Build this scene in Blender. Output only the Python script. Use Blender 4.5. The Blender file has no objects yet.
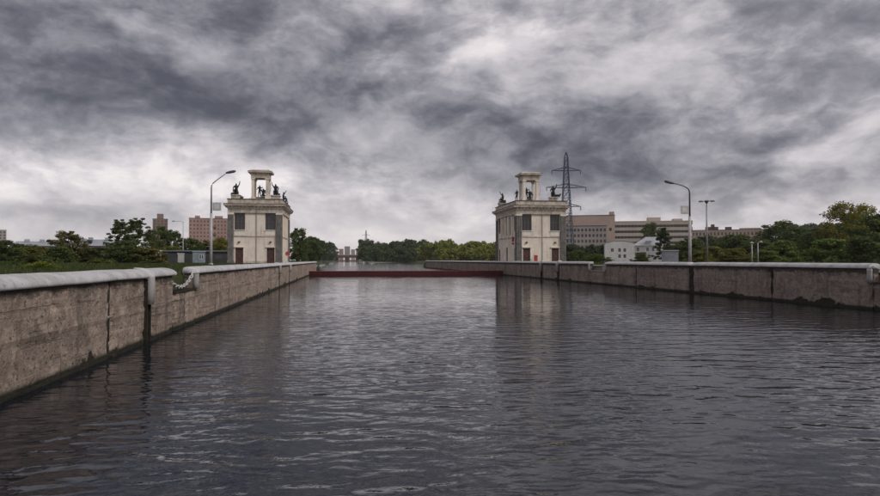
import bpy, bmesh, math, random
import numpy as np
from mathutils import Vector, noise as mnoise
R = math.radians
scene = bpy.context.scene
col = scene.collection

# ------------------------------------------------------------------ camera
F = 652.0                    # focal length in photo pixels (photo is 880 wide)
CAMZ = 2.34
YAW = math.atan(94 / F)      # the canal axis (+Y) vanishes left of the picture centre
cd = bpy.data.cameras.new('camera'); cam = bpy.data.objects.new('camera', cd); col.objects.link(cam)
cd.sensor_width = 36; cd.lens = 36 * F / 880
cd.clip_start = .1; cd.clip_end = 9000
cam.location = (0, 0, CAMZ)
cam.rotation_euler = (R(90) + math.atan(12 / F), 0, -YAW)
scene.camera = cam

# ------------------------------------------------------------------ sun
SUN_AZ, SUN_EL = R(128), R(38)
sdir = Vector((math.sin(SUN_AZ) * math.cos(SUN_EL), math.cos(SUN_AZ) * math.cos(SUN_EL), math.sin(SUN_EL)))
sd = bpy.data.lights.new('sun', 'SUN'); sd.energy = 1.5; sd.angle = R(16); sd.color = (1, .95, .88)
so = bpy.data.objects.new('sun', sd); col.objects.link(so)
so.rotation_euler = sdir.to_track_quat('Z', 'Y').to_euler(); so.location = (0, 0, 60)

# ------------------------------------------------------------------ node helper
class Sk:
    def __init__(s, nt, o): s.nt = nt; s.o = o
    def _m(s, op, b=None, c=None):
        n = s.nt.nodes.new('ShaderNodeMath'); n.operation = op
        for i, v in enumerate((s, b, c)):
            if v is None: continue
            if isinstance(v, Sk): s.nt.links.new(v.o, n.inputs[i])
            else: n.inputs[i].default_value = v
        return Sk(s.nt, n.outputs[0])
    def __add__(s, b): return s._m('ADD', b)
    def __sub__(s, b): return s._m('SUBTRACT', b)
    def __mul__(s, b): return s._m('MULTIPLY', b)
    def __truediv__(s, b): return s._m('DIVIDE', b)
    def maxi(s, b): return s._m('MAXIMUM', b)
    def mini(s, b): return s._m('MINIMUM', b)
    def sstep(s, a, b):
        n = s.nt.nodes.new('ShaderNodeMapRange'); n.interpolation_type = 'SMOOTHSTEP'
        s.nt.links.new(s.o, n.inputs['Value']); n.inputs['From Min'].default_value = a; n.inputs['From Max'].default_value = b
        return Sk(s.nt, n.outputs[0])
def setin(nt, node, key, v):
    if isinstance(v, Sk): nt.links.new(v.o, node.inputs[key])
    elif v is not None: node.inputs[key].default_value = v
def sep(nt, v):
    n = nt.nodes.new('ShaderNodeSeparateXYZ'); nt.links.new(v.o, n.inputs[0]); return [Sk(nt, o) for o in n.outputs]
def comb(nt, x, y, z):
    n = nt.nodes.new('ShaderNodeCombineXYZ')
    for i, v in enumerate((x, y, z)): setin(nt, n, i, v)
    return Sk(nt, n.outputs[0])
def mapping(nt, v, sc=(1, 1, 1), rot=(0, 0, 0), loc=(0, 0, 0)):
    n = nt.nodes.new('ShaderNodeMapping'); nt.links.new(v.o, n.inputs[0])
    n.inputs['Scale'].default_value = sc; n.inputs['Rotation'].default_value = rot; n.inputs['Location'].default_value = loc
    return Sk(nt, n.outputs[0])
def noise(nt, v, scale=1., detail=4., rough=.5, dist=0., colour=False, dim='3D'):
    n = nt.nodes.new('ShaderNodeTexNoise'); n.noise_dimensions = dim; nt.links.new(v.o, n.inputs['Vector'])
    n.inputs['Scale'].default_value = scale; n.inputs['Detail'].default_value = detail
    n.inputs['Roughness'].default_value = rough; n.inputs['Distortion'].default_value = dist
    return Sk(nt, n.outputs['Color' if colour else 'Fac'])
def ramp(nt, f, stops):
    n = nt.nodes.new('ShaderNodeValToRGB'); nt.links.new(f.o, n.inputs[0]); e = n.color_ramp.elements
    while len(e) < len(stops): e.new(.5)
    for k, (p, c) in zip(e, stops): k.position = p; k.color = (*c, 1)
    return Sk(nt, n.outputs[0])
def mixc(nt, f, a, b, mode='MIX'):
    n = nt.nodes.new('ShaderNodeMix'); n.data_type = 'RGBA'; n.blend_type = mode
    setin(nt, n, 0, f)
    for k, v in ((6, a), (7, b)):
        if isinstance(v, Sk): nt.links.new(v.o, n.inputs[k])
        else: n.inputs[k].default_value = (*v, 1)
    return Sk(nt, n.outputs[2])

# ------------------------------------------------------------------ world: overcast sky
world = bpy.data.worlds.new('World'); scene.world = world; world.use_nodes = True
world.cycles.sampling_method = 'MANUAL'; world.cycles.sample_map_resolution = 256
nt = world.node_tree; nt.nodes.clear()
tc = nt.nodes.new('ShaderNodeTexCoord'); dirv = Sk(nt, tc.outputs['Generated'])
dx, dy, dz = sep(nt, dirv)
zz = dz.maxi(0.0) + .22
plane = comb(nt, dx / zz, dy / zz, 0.0)            # a flat cloud deck seen from below
warp = noise(nt, mapping(nt, dirv, sc=(1, 1, 1.8)), 4.5, 4, .55, colour=True)
wx, wy, wz = sep(nt, warp)
n_big = noise(nt, mapping(nt, plane, loc=(3.1, 7.3, 0)), .95, 3, .45, dim='2D')
dv = comb(nt, dx + (wx - .5) * .10, dy + (wy - .5) * .10, dz.maxi(0.0) * 1.9 + (wz - .5) * .13)
def lumps(off):
    return noise(nt, mapping(nt, dv, loc=(1.7, .4, off)), 4.6, 8, .60)
def puff(off, sc, det):
    n = nt.nodes.new('ShaderNodeTexVoronoi'); n.voronoi_dimensions = '3D'; n.feature = 'F1'; n.normalize = True
    nt.links.new(mapping(nt, dv, loc=(.3, .7, off)).o, n.inputs['Vector']); n.inputs['Scale'].default_value = sc; n.inputs['Detail'].default_value = det
    n.inputs['Roughness'].default_value = .6
    return Sk(nt, n.outputs['Distance'])
L0, L1 = lumps(0), lumps(.05)
pf = puff(0, 8.0, 2.0)                                  # rounded heads of the cumulus
az = dx._m('ARCTAN2', dy) + (wx - .5) * .22
el = dz._m('ARCSINE') + (wy - .5) * .085
hi = dz.sstep(0., .13) * .6 + .4                        # far cloud shows less relief
tone = (n_big - .5) * .45 + ((L0.sstep(.37, .63) - .5) * .30 + (L0 - .5) * .60 + (L0 - L1) * .95 + (pf - .32) * -.50) * hi + .59
def blob(px, py, sx, sy, amp):
    """a cloud mass, given as azimuth and elevation on the sky"""
    a0 = YAW + math.atan((px - 440) / F)
    e0 = math.atan((260 - py) / math.hypot(F, px - 440))
    u = (az - a0) / (sx / F); v = (el - e0) / (sy / F)
    return (u * u + v * v)._m('MULTIPLY', -.5)._m('EXPONENT') * amp
for b in ((120, 72, 170, 34, -.33), (340, 122, 120, 24, -.34), (90, 10, 190, 30, -.16), (330, 20, 60, 40, -.14), (250, 155, 45, 11, -.16),
          (560, 150, 110, 26, -.34), (650, 170, 70, 16, -.16), (470, 182, 40, 13, -.20), (50, 214, 70, 7, -.22),
          (90, 156, 140, 26, .22), (385, 200, 105, 34, .34), (60, 92, 120, 16, -.10), (300, 40, 120, 40, -.14), (760, 150, 120, 20, -.10), (430, 78, 40, 30, .14),
          (640, 55, 130, 45, -.14), (860, 180, 70, 20, -.05), (240, 195, 60, 18, .14), (30, 185, 60, 14, .10)):
    tone = tone + blob(*b)
tone = tone + (dz * -1.0).sstep(-.10, .0) * .34           # thinner, brighter cloud low over the horizon
tone = tone * .86 + .09
cloudc = ramp(nt, tone, [(0, (.070, .069, .085)), (.10, (.095, .093, .112)), (.22, (.136, .133, .155)), (.45, (.26, .251, .278)), (.66, (.43, .409, .434)), (.85, (.61, .570, .588)), (1, (.79, .735, .735))])
sky = nt.nodes.new('ShaderNodeTexSky'); sky.sky_type = 'NISHITA'; sky.sun_disc = False
sky.sun_elevation = SUN_EL; sky.sun_rotation = SUN_AZ
b1 = nt.nodes.new('ShaderNodeBackground'); nt.links.new(sky.outputs[0], b1.inputs[0]); b1.inputs[1].default_value = .08
b2 = nt.nodes.new('ShaderNodeBackground'); nt.links.new(cloudc.o, b2.inputs[0]); b2.inputs[1].default_value = 1.0
mx = nt.nodes.new('ShaderNodeMixShader'); mx.inputs[0].default_value = .94
nt.links.new(b1.outputs[0], mx.inputs[1]); nt.links.new(b2.outputs[0], mx.inputs[2])
wo = nt.nodes.new('ShaderNodeOutputWorld'); nt.links.new(mx.outputs[0], wo.inputs[0])

# ------------------------------------------------------------------ exposure
vs = scene.view_settings; vs.view_transform = 'Standard'; vs.look = 'None'; vs.gamma = 1; vs.exposure = 0.26
vs.use_curve_mapping = False
scene.cycles.use_denoising = True
scene.cycles.max_bounces = 6; scene.cycles.transparent_max_bounces = 8

# ================================================================== materials
def mat(name, build, rough=.8, bump=None, spec=.5, metal=0., bdist=.02, trans=None):
    m = bpy.data.materials.new(name); m.use_nodes = True; t = m.node_tree; p = t.nodes['Principled BSDF']
    c = t.nodes.new('ShaderNodeTexCoord'); P = Sk(t, c.outputs['Object'])
    g = t.nodes.new('ShaderNodeNewGeometry'); W = Sk(t, g.outputs['Position'])
    r = build(t, P, W)
    if isinstance(r, tuple) and not isinstance(r, Sk) and len(r) == 2: r, h = r
    else: h = None
    if isinstance(r, Sk): t.links.new(r.o, p.inputs['Base Color'])
    else: p.inputs['Base Color'].default_value = (*r, 1)
    p.inputs['Roughness'].default_value = rough; p.inputs['Specular IOR Level'].default_value = spec; p.inputs['Metallic'].default_value = metal
    if h is not None:
        b = t.nodes.new('ShaderNodeBump'); b.inputs['Distance'].default_value = bdist; b.inputs['Strength'].default_value = 1
        t.links.new(h.o, b.inputs['Height']); t.links.new(b.outputs[0], p.inputs['Normal'])
    return m
def plain(c1, c2, scale=1.5, streak=0.):
    def f(t, P, W):
        a = noise(t, W, scale, 6, .6); k = mixc(t, a.sstep(.35, .65), c1, c2)
        if streak:
            s = noise(t, mapping(t, W, sc=(1.6, 1.6, .18)), 2.2, 5, .6).sstep(.5, .75)
            k = mixc(t, s * streak, k, tuple(v * .35 for v in c1))
        return k, noise(t, W, scale * 8, 5, .6)
    return f
M = {}
def concrete(c1, c2, c3):
    def f(t, P, W):
        x, y, z = sep(t, W)
        mul = lambda c, k: tuple(v * k for v in c)
        a = noise(t, W, .5, 6, .6, .3); b = noise(t, W, 3.2, 8, .68)
        k = mixc(t, a.sstep(.38, .60), c1, c2)
        k = mixc(t, b.sstep(.46, .66) * .85, k, c3)
        pa = noise(t, mapping(t, W, sc=(1, .7, 1.2), loc=(3, 1, 2)), 1.15, 7, .62, .6)     # darker weathered patches with sharp borders
        k = mixc(t, pa.sstep(.545, .585) * .55, k, mul(c1, .45))
        sp = noise(t, mapping(t, W, sc=(1, .8, 1.1)), 11, 5, .75).sstep(.585, .66)
        k = mixc(t, sp * .75, k, mul(c1, .16))
        ls = noise(t, mapping(t, W, sc=(1, 1, 1.2), loc=(7, 7, 7)), 17, 4, .7).sstep(.60, .68)
        k = mixc(t, ls * .75, k, mul(c1, 2.1))
        mo = noise(t, mapping(t, W, loc=(2, 9, 4)), 5.5, 6, .7).sstep(.44, .60)
        k = mixc(t, mo * .42, k, mul(c1, .42))
        hb = noise(t, mapping(t, W, sc=(.12, .12, 5.5)), 1.6, 5, .6)                      # layers of the pour
        k = mixc(t, hb.sstep(.58, .64) * .25, k, mul(c1, 1.7))
        hd = noise(t, mapping(t, W, sc=(.16, .16, 4.5), loc=(5, 3, 1)), 1.9, 6, .62)
        k = mixc(t, hd.sstep(.60, .67) * .45, k, mul(c1, .28))
        st = noise(t, mapping(t, W, sc=(1.5, 1.5, .13)), 1.5, 6, .62).sstep(.52, .68)     # run-off streaks
        k = mixc(t, st * .55, k, mul(c1, .32))
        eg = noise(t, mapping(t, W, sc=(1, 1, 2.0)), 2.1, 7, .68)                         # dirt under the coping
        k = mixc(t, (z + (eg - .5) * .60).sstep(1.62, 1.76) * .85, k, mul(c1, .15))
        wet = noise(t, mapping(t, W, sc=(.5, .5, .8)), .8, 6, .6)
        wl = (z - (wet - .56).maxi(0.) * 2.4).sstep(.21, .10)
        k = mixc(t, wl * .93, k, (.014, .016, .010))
        h = b * .6 + noise(t, W, 20, 6, .72) * .5 - sp * .6 - hd.sstep(.58, .66) * .25
        return k, h
    return f
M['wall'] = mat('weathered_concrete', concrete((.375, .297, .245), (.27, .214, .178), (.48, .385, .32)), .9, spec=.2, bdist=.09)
M['wall_r'] = mat('shaded_weathered_concrete', concrete((.26, .212, .18), (.185, .152, .132), (.335, .272, .23)), .9, spec=.2, bdist=.03)  # the lock wall concrete again, shade of the side away from the sun coloured in
M['joint'] = mat('joint_shadow_filler', plain((.025, .024, .018), (.05, .045, .035), 6), .95, spec=.1)
def capf(t, P, W):
    a = noise(t, W, 1.4, 7, .65); b = noise(t, W, 9, 5, .6)
    k = mixc(t, a.sstep(.40, .68), (.50, .49, .50), (.35, .34, .345))
    k = mixc(t, b.sstep(.58, .68) * .60, k, (.17, .145, .12))
    cr = noise(t, mapping(t, W, sc=(1, 2.2, 1)), 2.6, 7, .7).sstep(.60, .645); k = mixc(t, cr * .65, k, (.20, .165, .135))
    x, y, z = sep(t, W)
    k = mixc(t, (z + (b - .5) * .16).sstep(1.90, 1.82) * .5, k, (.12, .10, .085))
    return k, noise(t, W, 30, 5, .6)
M['cap'] = mat('worn_white_coping_paint', capf, .6, spec=.4, bdist=.006)
M['white'] = mat('white_paint', plain((.62, .61, .61), (.46, .45, .45), 5, .3), .5, bdist=.002)
M['plaster'] = mat('cream_plaster', plain((.76, .685, .595), (.65, .57, .48), .6, .60), .85, bdist=.006, spec=.2)
M['plaster_white'] = mat('pale_plaster', plain((.76, .71, .65), (.66, .60, .54), .8, .25), .85, bdist=.006, spec=.2)
M['trim'] = mat('dirty_cornice_stucco', plain((.60, .53, .445), (.38, .32, .265), 1.3, .85), .9, bdist=.01, spec=.2)
M['granite'] = mat('grey_pier_cladding', plain((.19, .178, .165), (.115, .108, .10), 2.2, .5), .75, bdist=.006)
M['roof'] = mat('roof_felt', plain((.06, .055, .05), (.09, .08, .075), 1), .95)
M['bronze'] = mat('dark_bronze', plain((.022, .020, .018), (.045, .042, .038), 4), .55, metal=.5, bdist=.004)
M['glass'] = mat('dark_window_glass', lambda t, P, W: (.018, .018, .02), .08, spec=.6)
M['frame'] = mat('brown_window_frame', plain((.15, .125, .11), (.10, .085, .075), 5), .7, bdist=.002)
M['door'] = mat('dark_red_door', plain((.085, .028, .022), (.05, .02, .016), 3), .6, bdist=.002)
M['red'] = mat('signal_red_paint', plain((.42, .05, .035), (.30, .035, .03), 5), .5, bdist=.001)
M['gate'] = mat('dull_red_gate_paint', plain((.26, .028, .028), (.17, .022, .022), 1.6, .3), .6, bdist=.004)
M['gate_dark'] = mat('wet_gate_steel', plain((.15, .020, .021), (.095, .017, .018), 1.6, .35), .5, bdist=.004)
M['metal'] = mat('galvanised_steel', plain((.30, .31, .32), (.22, .23, .24), 3), .5, metal=.3, bdist=.001)
M['darkmetal'] = mat('dark_lamp_metal', plain((.05, .05, .055), (.08, .08, .085), 3), .5, bdist=.001)
M['pylon'] = mat('blue_grey_pylon_steel', plain((.05, .072, .10), (.07, .09, .12), 1), .6, metal=.2, bdist=.001)
M['pole'] = mat('pale_lamp_pole', plain((.47, .46, .46), (.36, .355, .35), 3, .3), .6, bdist=.002)
M['bark'] = mat('bark', plain((.045, .035, .026), (.08, .062, .046), 5), .95, bdist=.02, spec=.1)
M['shed'] = mat('dark_grey_shed_cladding', plain((.045, .05, .052), (.065, .068, .07), 1, .2), .8)
M['cabin'] = mat('blue_grey_cabin_steel', plain((.20, .24, .28), (.15, .18, .21), 2, .2), .6)
M['greybox'] = mat('grey_container_paint', plain((.30, .31, .34), (.24, .25, .275), 1.2, .2), .6)
M['brick_pink'] = mat('pink_brick', plain((.36, .235, .20), (.30, .195, .168), .08, .25), .9)
M['brick_brown'] = mat('brown_brick', plain((.20, .14, .115), (.165, .115, .095), .08, .2), .9)
M['peach'] = mat('peach_panel', plain((.43, .33, .275), (.37, .28, .235), .08, .3), .9)
M['pinkgrey'] = mat('pale_grey_panel', plain((.34, .30, .29), (.28, .245, .235), .1, .2), .9)
M['beige'] = mat('beige_spandrel', plain((.46, .39, .34), (.38, .32, .28), .1, .3), .9)
M['brown'] = mat('brown_render', plain((.15, .105, .085), (.12, .085, .07), .2, .2), .9)
M['housewhite'] = mat('white_render', plain((.64, .63, .62), (.56, .55, .54), .4, .2), .85)
M['tinroof'] = mat('pale_tin_roof', plain((.42, .43, .45), (.34, .35, .37), .5, .3), .5, metal=.2)
M['blueroof'] = mat('blue_grey_sheet_roof', plain((.30, .32, .36), (.24, .26, .30), .2, .3), .6)
M['farwin'] = mat('distant_window', plain((.10, .085, .085), (.07, .06, .062), .3), .4)
M['winblack'] = mat('unlit_window', lambda t, P, W: (.03, .028, .03), .2, spec=.5)
M['bridge'] = mat('dark_red_bridge_steel', plain((.10, .035, .030), (.075, .028, .025), .3), .7)
def foliage(name, dark, light):
    m = bpy.data.materials.new(name); m.use_nodes = True; t = m.node_tree; p = t.nodes['Principled BSDF']
    g = t.nodes.new('ShaderNodeNewGeometry'); oi = t.nodes.new('ShaderNodeObjectInfo')
    c = mixc(t, Sk(t, g.outputs['Random Per Island']), dark, light)
    nz = noise(t, Sk(t, g.outputs['Position']), .9, 3, .5).sstep(.35, .65)
    c = mixc(t, nz * .35, c, tuple(v * .6 for v in dark))
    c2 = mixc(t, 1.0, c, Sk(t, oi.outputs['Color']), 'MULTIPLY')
    t.links.new(c2.o, p.inputs['Base Color']); p.inputs['Roughness'].default_value = .75; p.inputs['Specular IOR Level'].default_value = .15
    tr = t.nodes.new('ShaderNodeBsdfTranslucent'); t.links.new(c2.o, tr.inputs[0])
    ms = t.nodes.new('ShaderNodeMixShader'); ms.inputs[0].default_value = .35
    t.links.new(p.outputs[0], ms.inputs[1]); t.links.new(tr.outputs[0], ms.inputs[2])
    t.links.new(ms.outputs[0], t.nodes['Material Output'].inputs[0])
    return m
M['leaf'] = foliage('leaves', (.048, .068, .024), (.165, .19, .062))
M['grass'] = foliage('grass_blades', (.045, .066, .022), (.105, .125, .045))
def groundf(t, P, W):
    a = noise(t, W, .12, 7, .6); b = noise(t, W, 1.3, 6, .65)
    k = mixc(t, a.sstep(.38, .62), (.040, .058, .020), (.058, .068, .028))
    k = mixc(t, b.sstep(.55, .7) * .6, k, (.075, .062, .040))
    return k, b
M['ground'] = mat('grassy_ground', groundf, .95, bdist=.06, spec=.1)
M['path'] = mat('gravel_path', plain((.17, .155, .14), (.12, .11, .10), 1.2), .95, bdist=.02)

def water_mat():
    m = bpy.data.materials.new('canal_water'); m.use_nodes = True; t = m.node_tree; p = t.nodes['Principled BSDF']
    g = t.nodes.new('ShaderNodeNewGeometry'); W = Sk(t, g.outputs['Position'])
    p.inputs['Base Color'].default_value = (.008, .0105, .0175, 1)
    p.inputs['Roughness'].default_value = .03; p.inputs['IOR'].default_value = 1.333; p.inputs['Specular IOR Level'].default_value = .5
    gust = noise(t, mapping(t, W, sc=(1, .6, 1)), .09, 4, .55, .5).sstep(.34, .66) * .75 + .50
    def train(lam, deg, dist, seed):
        """one wave train: crests roughly across the canal, bent and broken by noise"""
        n = t.nodes.new('ShaderNodeTexWave'); n.wave_type = 'BANDS'; n.bands_direction = 'Y'; n.wave_profile = 'SIN'
        t.links.new(mapping(t, W, rot=(0, 0, R(deg)), loc=(seed, seed * 1.7, 0)).o, n.inputs['Vector'])
        n.inputs['Scale'].default_value = .314 / lam; n.inputs['Distortion'].default_value = dist; n.inputs['Detail'].default_value = 2.
        n.inputs['Detail Scale'].default_value = 1.6; n.inputs['Detail Roughness'].default_value = .5
        m = noise(t, mapping(t, W, loc=(seed * 3, seed, 0)), .45 / lam, 2, .5).sstep(.32, .68) + .15
        return (Sk(t, n.outputs['Fac']) - .5) * m * lam
    w1 = train(1.0, 12, 5.5, 1.3) + train(.64, -16, 6., 4.1)
    w2 = train(.38, 24, 6., 7.7) + train(.27, -6, 6., 2.9)
    w3 = noise(t, mapping(t, W, sc=(.75, 1.0, 1), rot=(0, 0, R(24))), 6.5, 3, .5, .3)
    wx_, wy_, wz_ = sep(t, W)
    calm = (wy_.sstep(42., 6.) * .76 + .24).maxi(wy_.sstep(99., 112.) * .6)                       # choppier round the moving boat, calmer ahead
    h = (w1 * .021 + w2 * .024 + w3 * .0110) * gust * calm
    b = t.nodes.new('ShaderNodeBump'); b.inputs['Strength'].default_value = 1; b.inputs['Distance'].default_value = 1
    t.links.new(h.o, b.inputs['Height']); t.links.new(b.outputs[0], p.inputs['Normal'])
    return m
M['water'] = water_mat()

# ================================================================== mesh helpers
class MB:
    def __init__(s): s.v = []; s.f = []
    def add(s, vs, fs):
        o = len(s.v); s.v += [tuple(v) for v in vs]; s.f += [tuple(i + o for i in f) for f in fs]
    def box(s, x0, x1, y0, y1, z0, z1):
        if x0 > x1: x0, x1 = x1, x0
        if y0 > y1: y0, y1 = y1, y0
        s.add([(x0, y0, z0), (x1, y0, z0), (x1, y1, z0), (x0, y1, z0), (x0, y0, z1), (x1, y0, z1), (x1, y1, z1), (x0, y1, z1)],
              [(0, 3, 2, 1), (4, 5, 6, 7), (0, 1, 5, 4), (1, 2, 6, 5), (2, 3, 7, 6), (3, 0, 4, 7)])
        return s
    def frust(s, x0, x1, y0, y1, z0, z1, k):
        """box whose top is inset by k"""
        s.add([(x0, y0, z0), (x1, y0, z0), (x1, y1, z0), (x0, y1, z0), (x0 + k, y0 + k, z1), (x1 - k, y0 + k, z1), (x1 - k, y1 - k, z1), (x0 + k, y1 - k, z1)],
              [(0, 3, 2, 1), (4, 5, 6, 7), (0, 1, 5, 4), (1, 2, 6, 5), (2, 3, 7, 6), (3, 0, 4, 7)])
        return s
    def tube(s, pts, rad, n=8):
        pts = [Vector(p) for p in pts]
        if not hasattr(rad, '__len__'): rad = [rad] * len(pts)
        rings = []
        for i, p in enumerate(pts):
            d = (pts[min(i + 1, len(pts) - 1)] - pts[max(i - 1, 0)]).normalized()
            a = d.cross(Vector((0, 0, 1)) if abs(d.z) < .9 else Vector((1, 0, 0))).normalized(); b = d.cross(a)
            rings.append([p + (a * math.cos(q) + b * math.sin(q)) * rad[i] for q in [2 * math.pi * k / n for k in range(n)]])
        vs = [v for r in rings for v in r]; fs = []
        for i in range(len(pts) - 1):
            for k in range(n):
                fs.append((i * n + k, i * n + (k + 1) % n, (i + 1) * n + (k + 1) % n, (i + 1) * n + k))
        fs.append(tuple(range(n))[::-1]); fs.append(tuple((len(pts) - 1) * n + k for k in range(n)))
        s.add(vs, fs); return s
    def bar(s, a, b, w):
        return s.tube([a, b], w, 4)
    def mesh(s, name):
        me = bpy.data.meshes.new(name); me.from_pydata(s.v, [], s.f); me.update()
        bm = bmesh.new(); bm.from_mesh(me); bmesh.ops.recalc_face_normals(bm, faces=bm.faces); bm.to_mesh(me); bm.free()
        return me
    def build(s, name, m, parent=None, smooth=False, kind=None):
        me = s.mesh(name); me.materials.append(m)
        if smooth: me.polygons.foreach_set('use_smooth', [True] * len(me.polygons))
        o = bpy.data.objects.new(name, me); col.objects.link(o); o.parent = parent
        if kind: o['kind'] = kind
        return o
def tag(o, label=None, cat=None, group=None, kind=None):
    if label: o['label'] = label
    if cat: o['category'] = cat
    if group: o['group'] = group
    if kind: o['kind'] = kind
    return o
def thing(name, label, cat, loc=(0, 0, 0), rz=0, group=None):
    o = bpy.data.objects.new(name, None); col.objects.link(o); o.location = loc; o.rotation_euler = (0, 0, rz); o.empty_display_size = .3
    return tag(o, label, cat, group)
def link_copy(src, parent=None):
    c = src.copy(); col.objects.link(c); c.parent = parent
    return c
def copy_tree(o, parent=None):
    c = link_copy(o, parent)
    for ch in list(o.children): copy_tree(ch, c)
    return c
SW, CW = math.sin(YAW), math.cos(YAW)
def atx(px, Y):
    """world x of the photo column px at distance Y along the canal"""
    a = (px - 440) / F
    return Y * (SW + a * CW) / (CW - a * SW)
def scale_at(X, Y): return F / (X * SW + Y * CW)
def zat(py, X, Y): return CAMZ + (260 - py) / scale_at(X, Y)

# ================================================================== setting: water and ground
XL, XR = -5.53, 24.26          # the two lock wall faces
GZ = 1.75
w = MB(); w.add([(-400, -60, 0), (600, -60, 0), (600, 1500, 0), (-400, 1500, 0)], [(0, 1, 2, 3)])
wo_ = w.build('water', M['water']); tag(wo_, 'dark rippled canal water between the lock walls', kind='structure')
outl = [(-6.02, -60), (-6.02, 128), (-15, 150), (-20, 300), (-23, 500), (-17, 850), (-14, 1200), (32, 1200), (29, 850), (62, 520), (120, 340), (95, 235), (24.8, 204), (24.8, -60),
        (3500, -60), (3500, 5000), (-3500, 5000), (-3500, -60)]
g = MB(); n0 = len(outl)
vs_ = [(x, y, GZ) for x, y in outl]; fs_ = [tuple(range(n0))]
low = [(-5.9, -60), (-5.9, 128), (-10, 153), (-15, 300), (-17, 500), (-11, 850), (-9, 1199), (27, 1199), (23, 850), (55, 515), (112, 340), (92, 245), (24.6, 212), (24.6, -60)]
for x, y in low: vs_.append((x, y, -.6))
for i in range(len(low) - 1): fs_.append((i, i + 1, n0 + i + 1, n0 + i))
g.add(vs_, fs_)
gr = g.build('ground', M['ground']); tag(gr, 'flat grassy banks on both sides of the canal', kind='structure')
p_ = MB(); p_.add([(24.9, -20, GZ + .004), (30.5, -20, GZ + .004), (30.5, 205, GZ + .004), (24.9, 205, GZ + .004)], [(0, 1, 2, 3)])
tag(p_.build('quay_path', M['path']), 'gravel strip along the right lock wall', kind='structure')
p_ = MB(); p_.add([(-18.5, 84, GZ + .004), (-6.1, 84, GZ + .004), (-6.1, 128, GZ + .004), (-18.5, 128, GZ + .004)], [(0, 1, 2, 3)])
tag(p_.build('tower_forecourt', M['path']), 'gravel apron around the left tower', kind='structure')

# ================================================================== lock walls
def wall_section(side, y0, y1, ztop, parent, res, seed):
    """one monolithic concrete block of the wall; the face towards the water is rough"""
    X = XL if side < 0 else XR; inn = 1 if side < 0 else -1     # +inn points to the water
    ny = max(2, int((y1 - y0) / res)); nz = max(4, int((ztop + .8) / res))
    v = []; f = []
    rng = random.Random(seed); boards = [rng.uniform(-.006, .006) for _ in range(12)]
    for j in range(nz + 1):
        z = -.8 + (ztop + .8) * j / nz
        for i in range(ny + 1):
            y = y0 + (y1 - y0) * i / ny
            p = Vector((seed * 3.1, y, z))
            d = mnoise.fractal(p * 1.6, 1., 2., 4) * .022 + boards[int((z + .8) / .34) % 12]
            e = min(y - y0, y1 - y)
            d -= max(0., .24 - e) * (.20 + 1.3 * abs(mnoise.noise(p * 3.0)))          # chipped vertical edges
            t = max(0., .14 - (ztop - z))
            d -= t * .6 * abs(mnoise.noise(p * 3.3 + Vector((9, 0, 0))))
            if abs(z - .98) < .07: d += .022
            pit = mnoise.noise(p * 2.3 + Vector((4, 1, 7)))
            if pit > .42: d -= (pit - .42) * .18
            v.append((X + inn * (d - .03), y, z))
    W1 = ny + 1
    for j in range(nz):
        for i in range(ny):
            q = (j * W1 + i, j * W1 + i + 1, (j + 1) * W1 + i + 1, (j + 1) * W1 + i)
            f.append(q if side < 0 else q[::-1])
    xb = X - inn * .46
    def side_strip(ids):
        o = len(v)
        for k in ids: v.append((xb, v[k][1], v[k][2]))
        for a in range(len(ids) - 1): f.append((ids[a], ids[a + 1], o + a + 1, o + a))
    side_strip([nz * W1 + i for i in range(W1)])
    side_strip([j * W1 for j in range(nz + 1)]); side_strip([j * W1 + ny for j in range(nz + 1)])
    me = bpy.data.meshes.new('wall_block'); me.from_pydata(v, [], f)
    bm = bmesh.new(); bm.from_mesh(me); bmesh.ops.recalc_face_normals(bm, faces=bm.faces)
    bm.faces.ensure_lookup_table()
    bm.to_mesh(me); bm.free()
    if me.polygons[0].normal.x * inn < 0: me.flip_normals()
    me.materials.append(M['wall'] if side < 0 else M['wall_r'])
    o = bpy.data.objects.new('wall_block', me); col.objects.link(o); o.parent = parent
    return o
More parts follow.
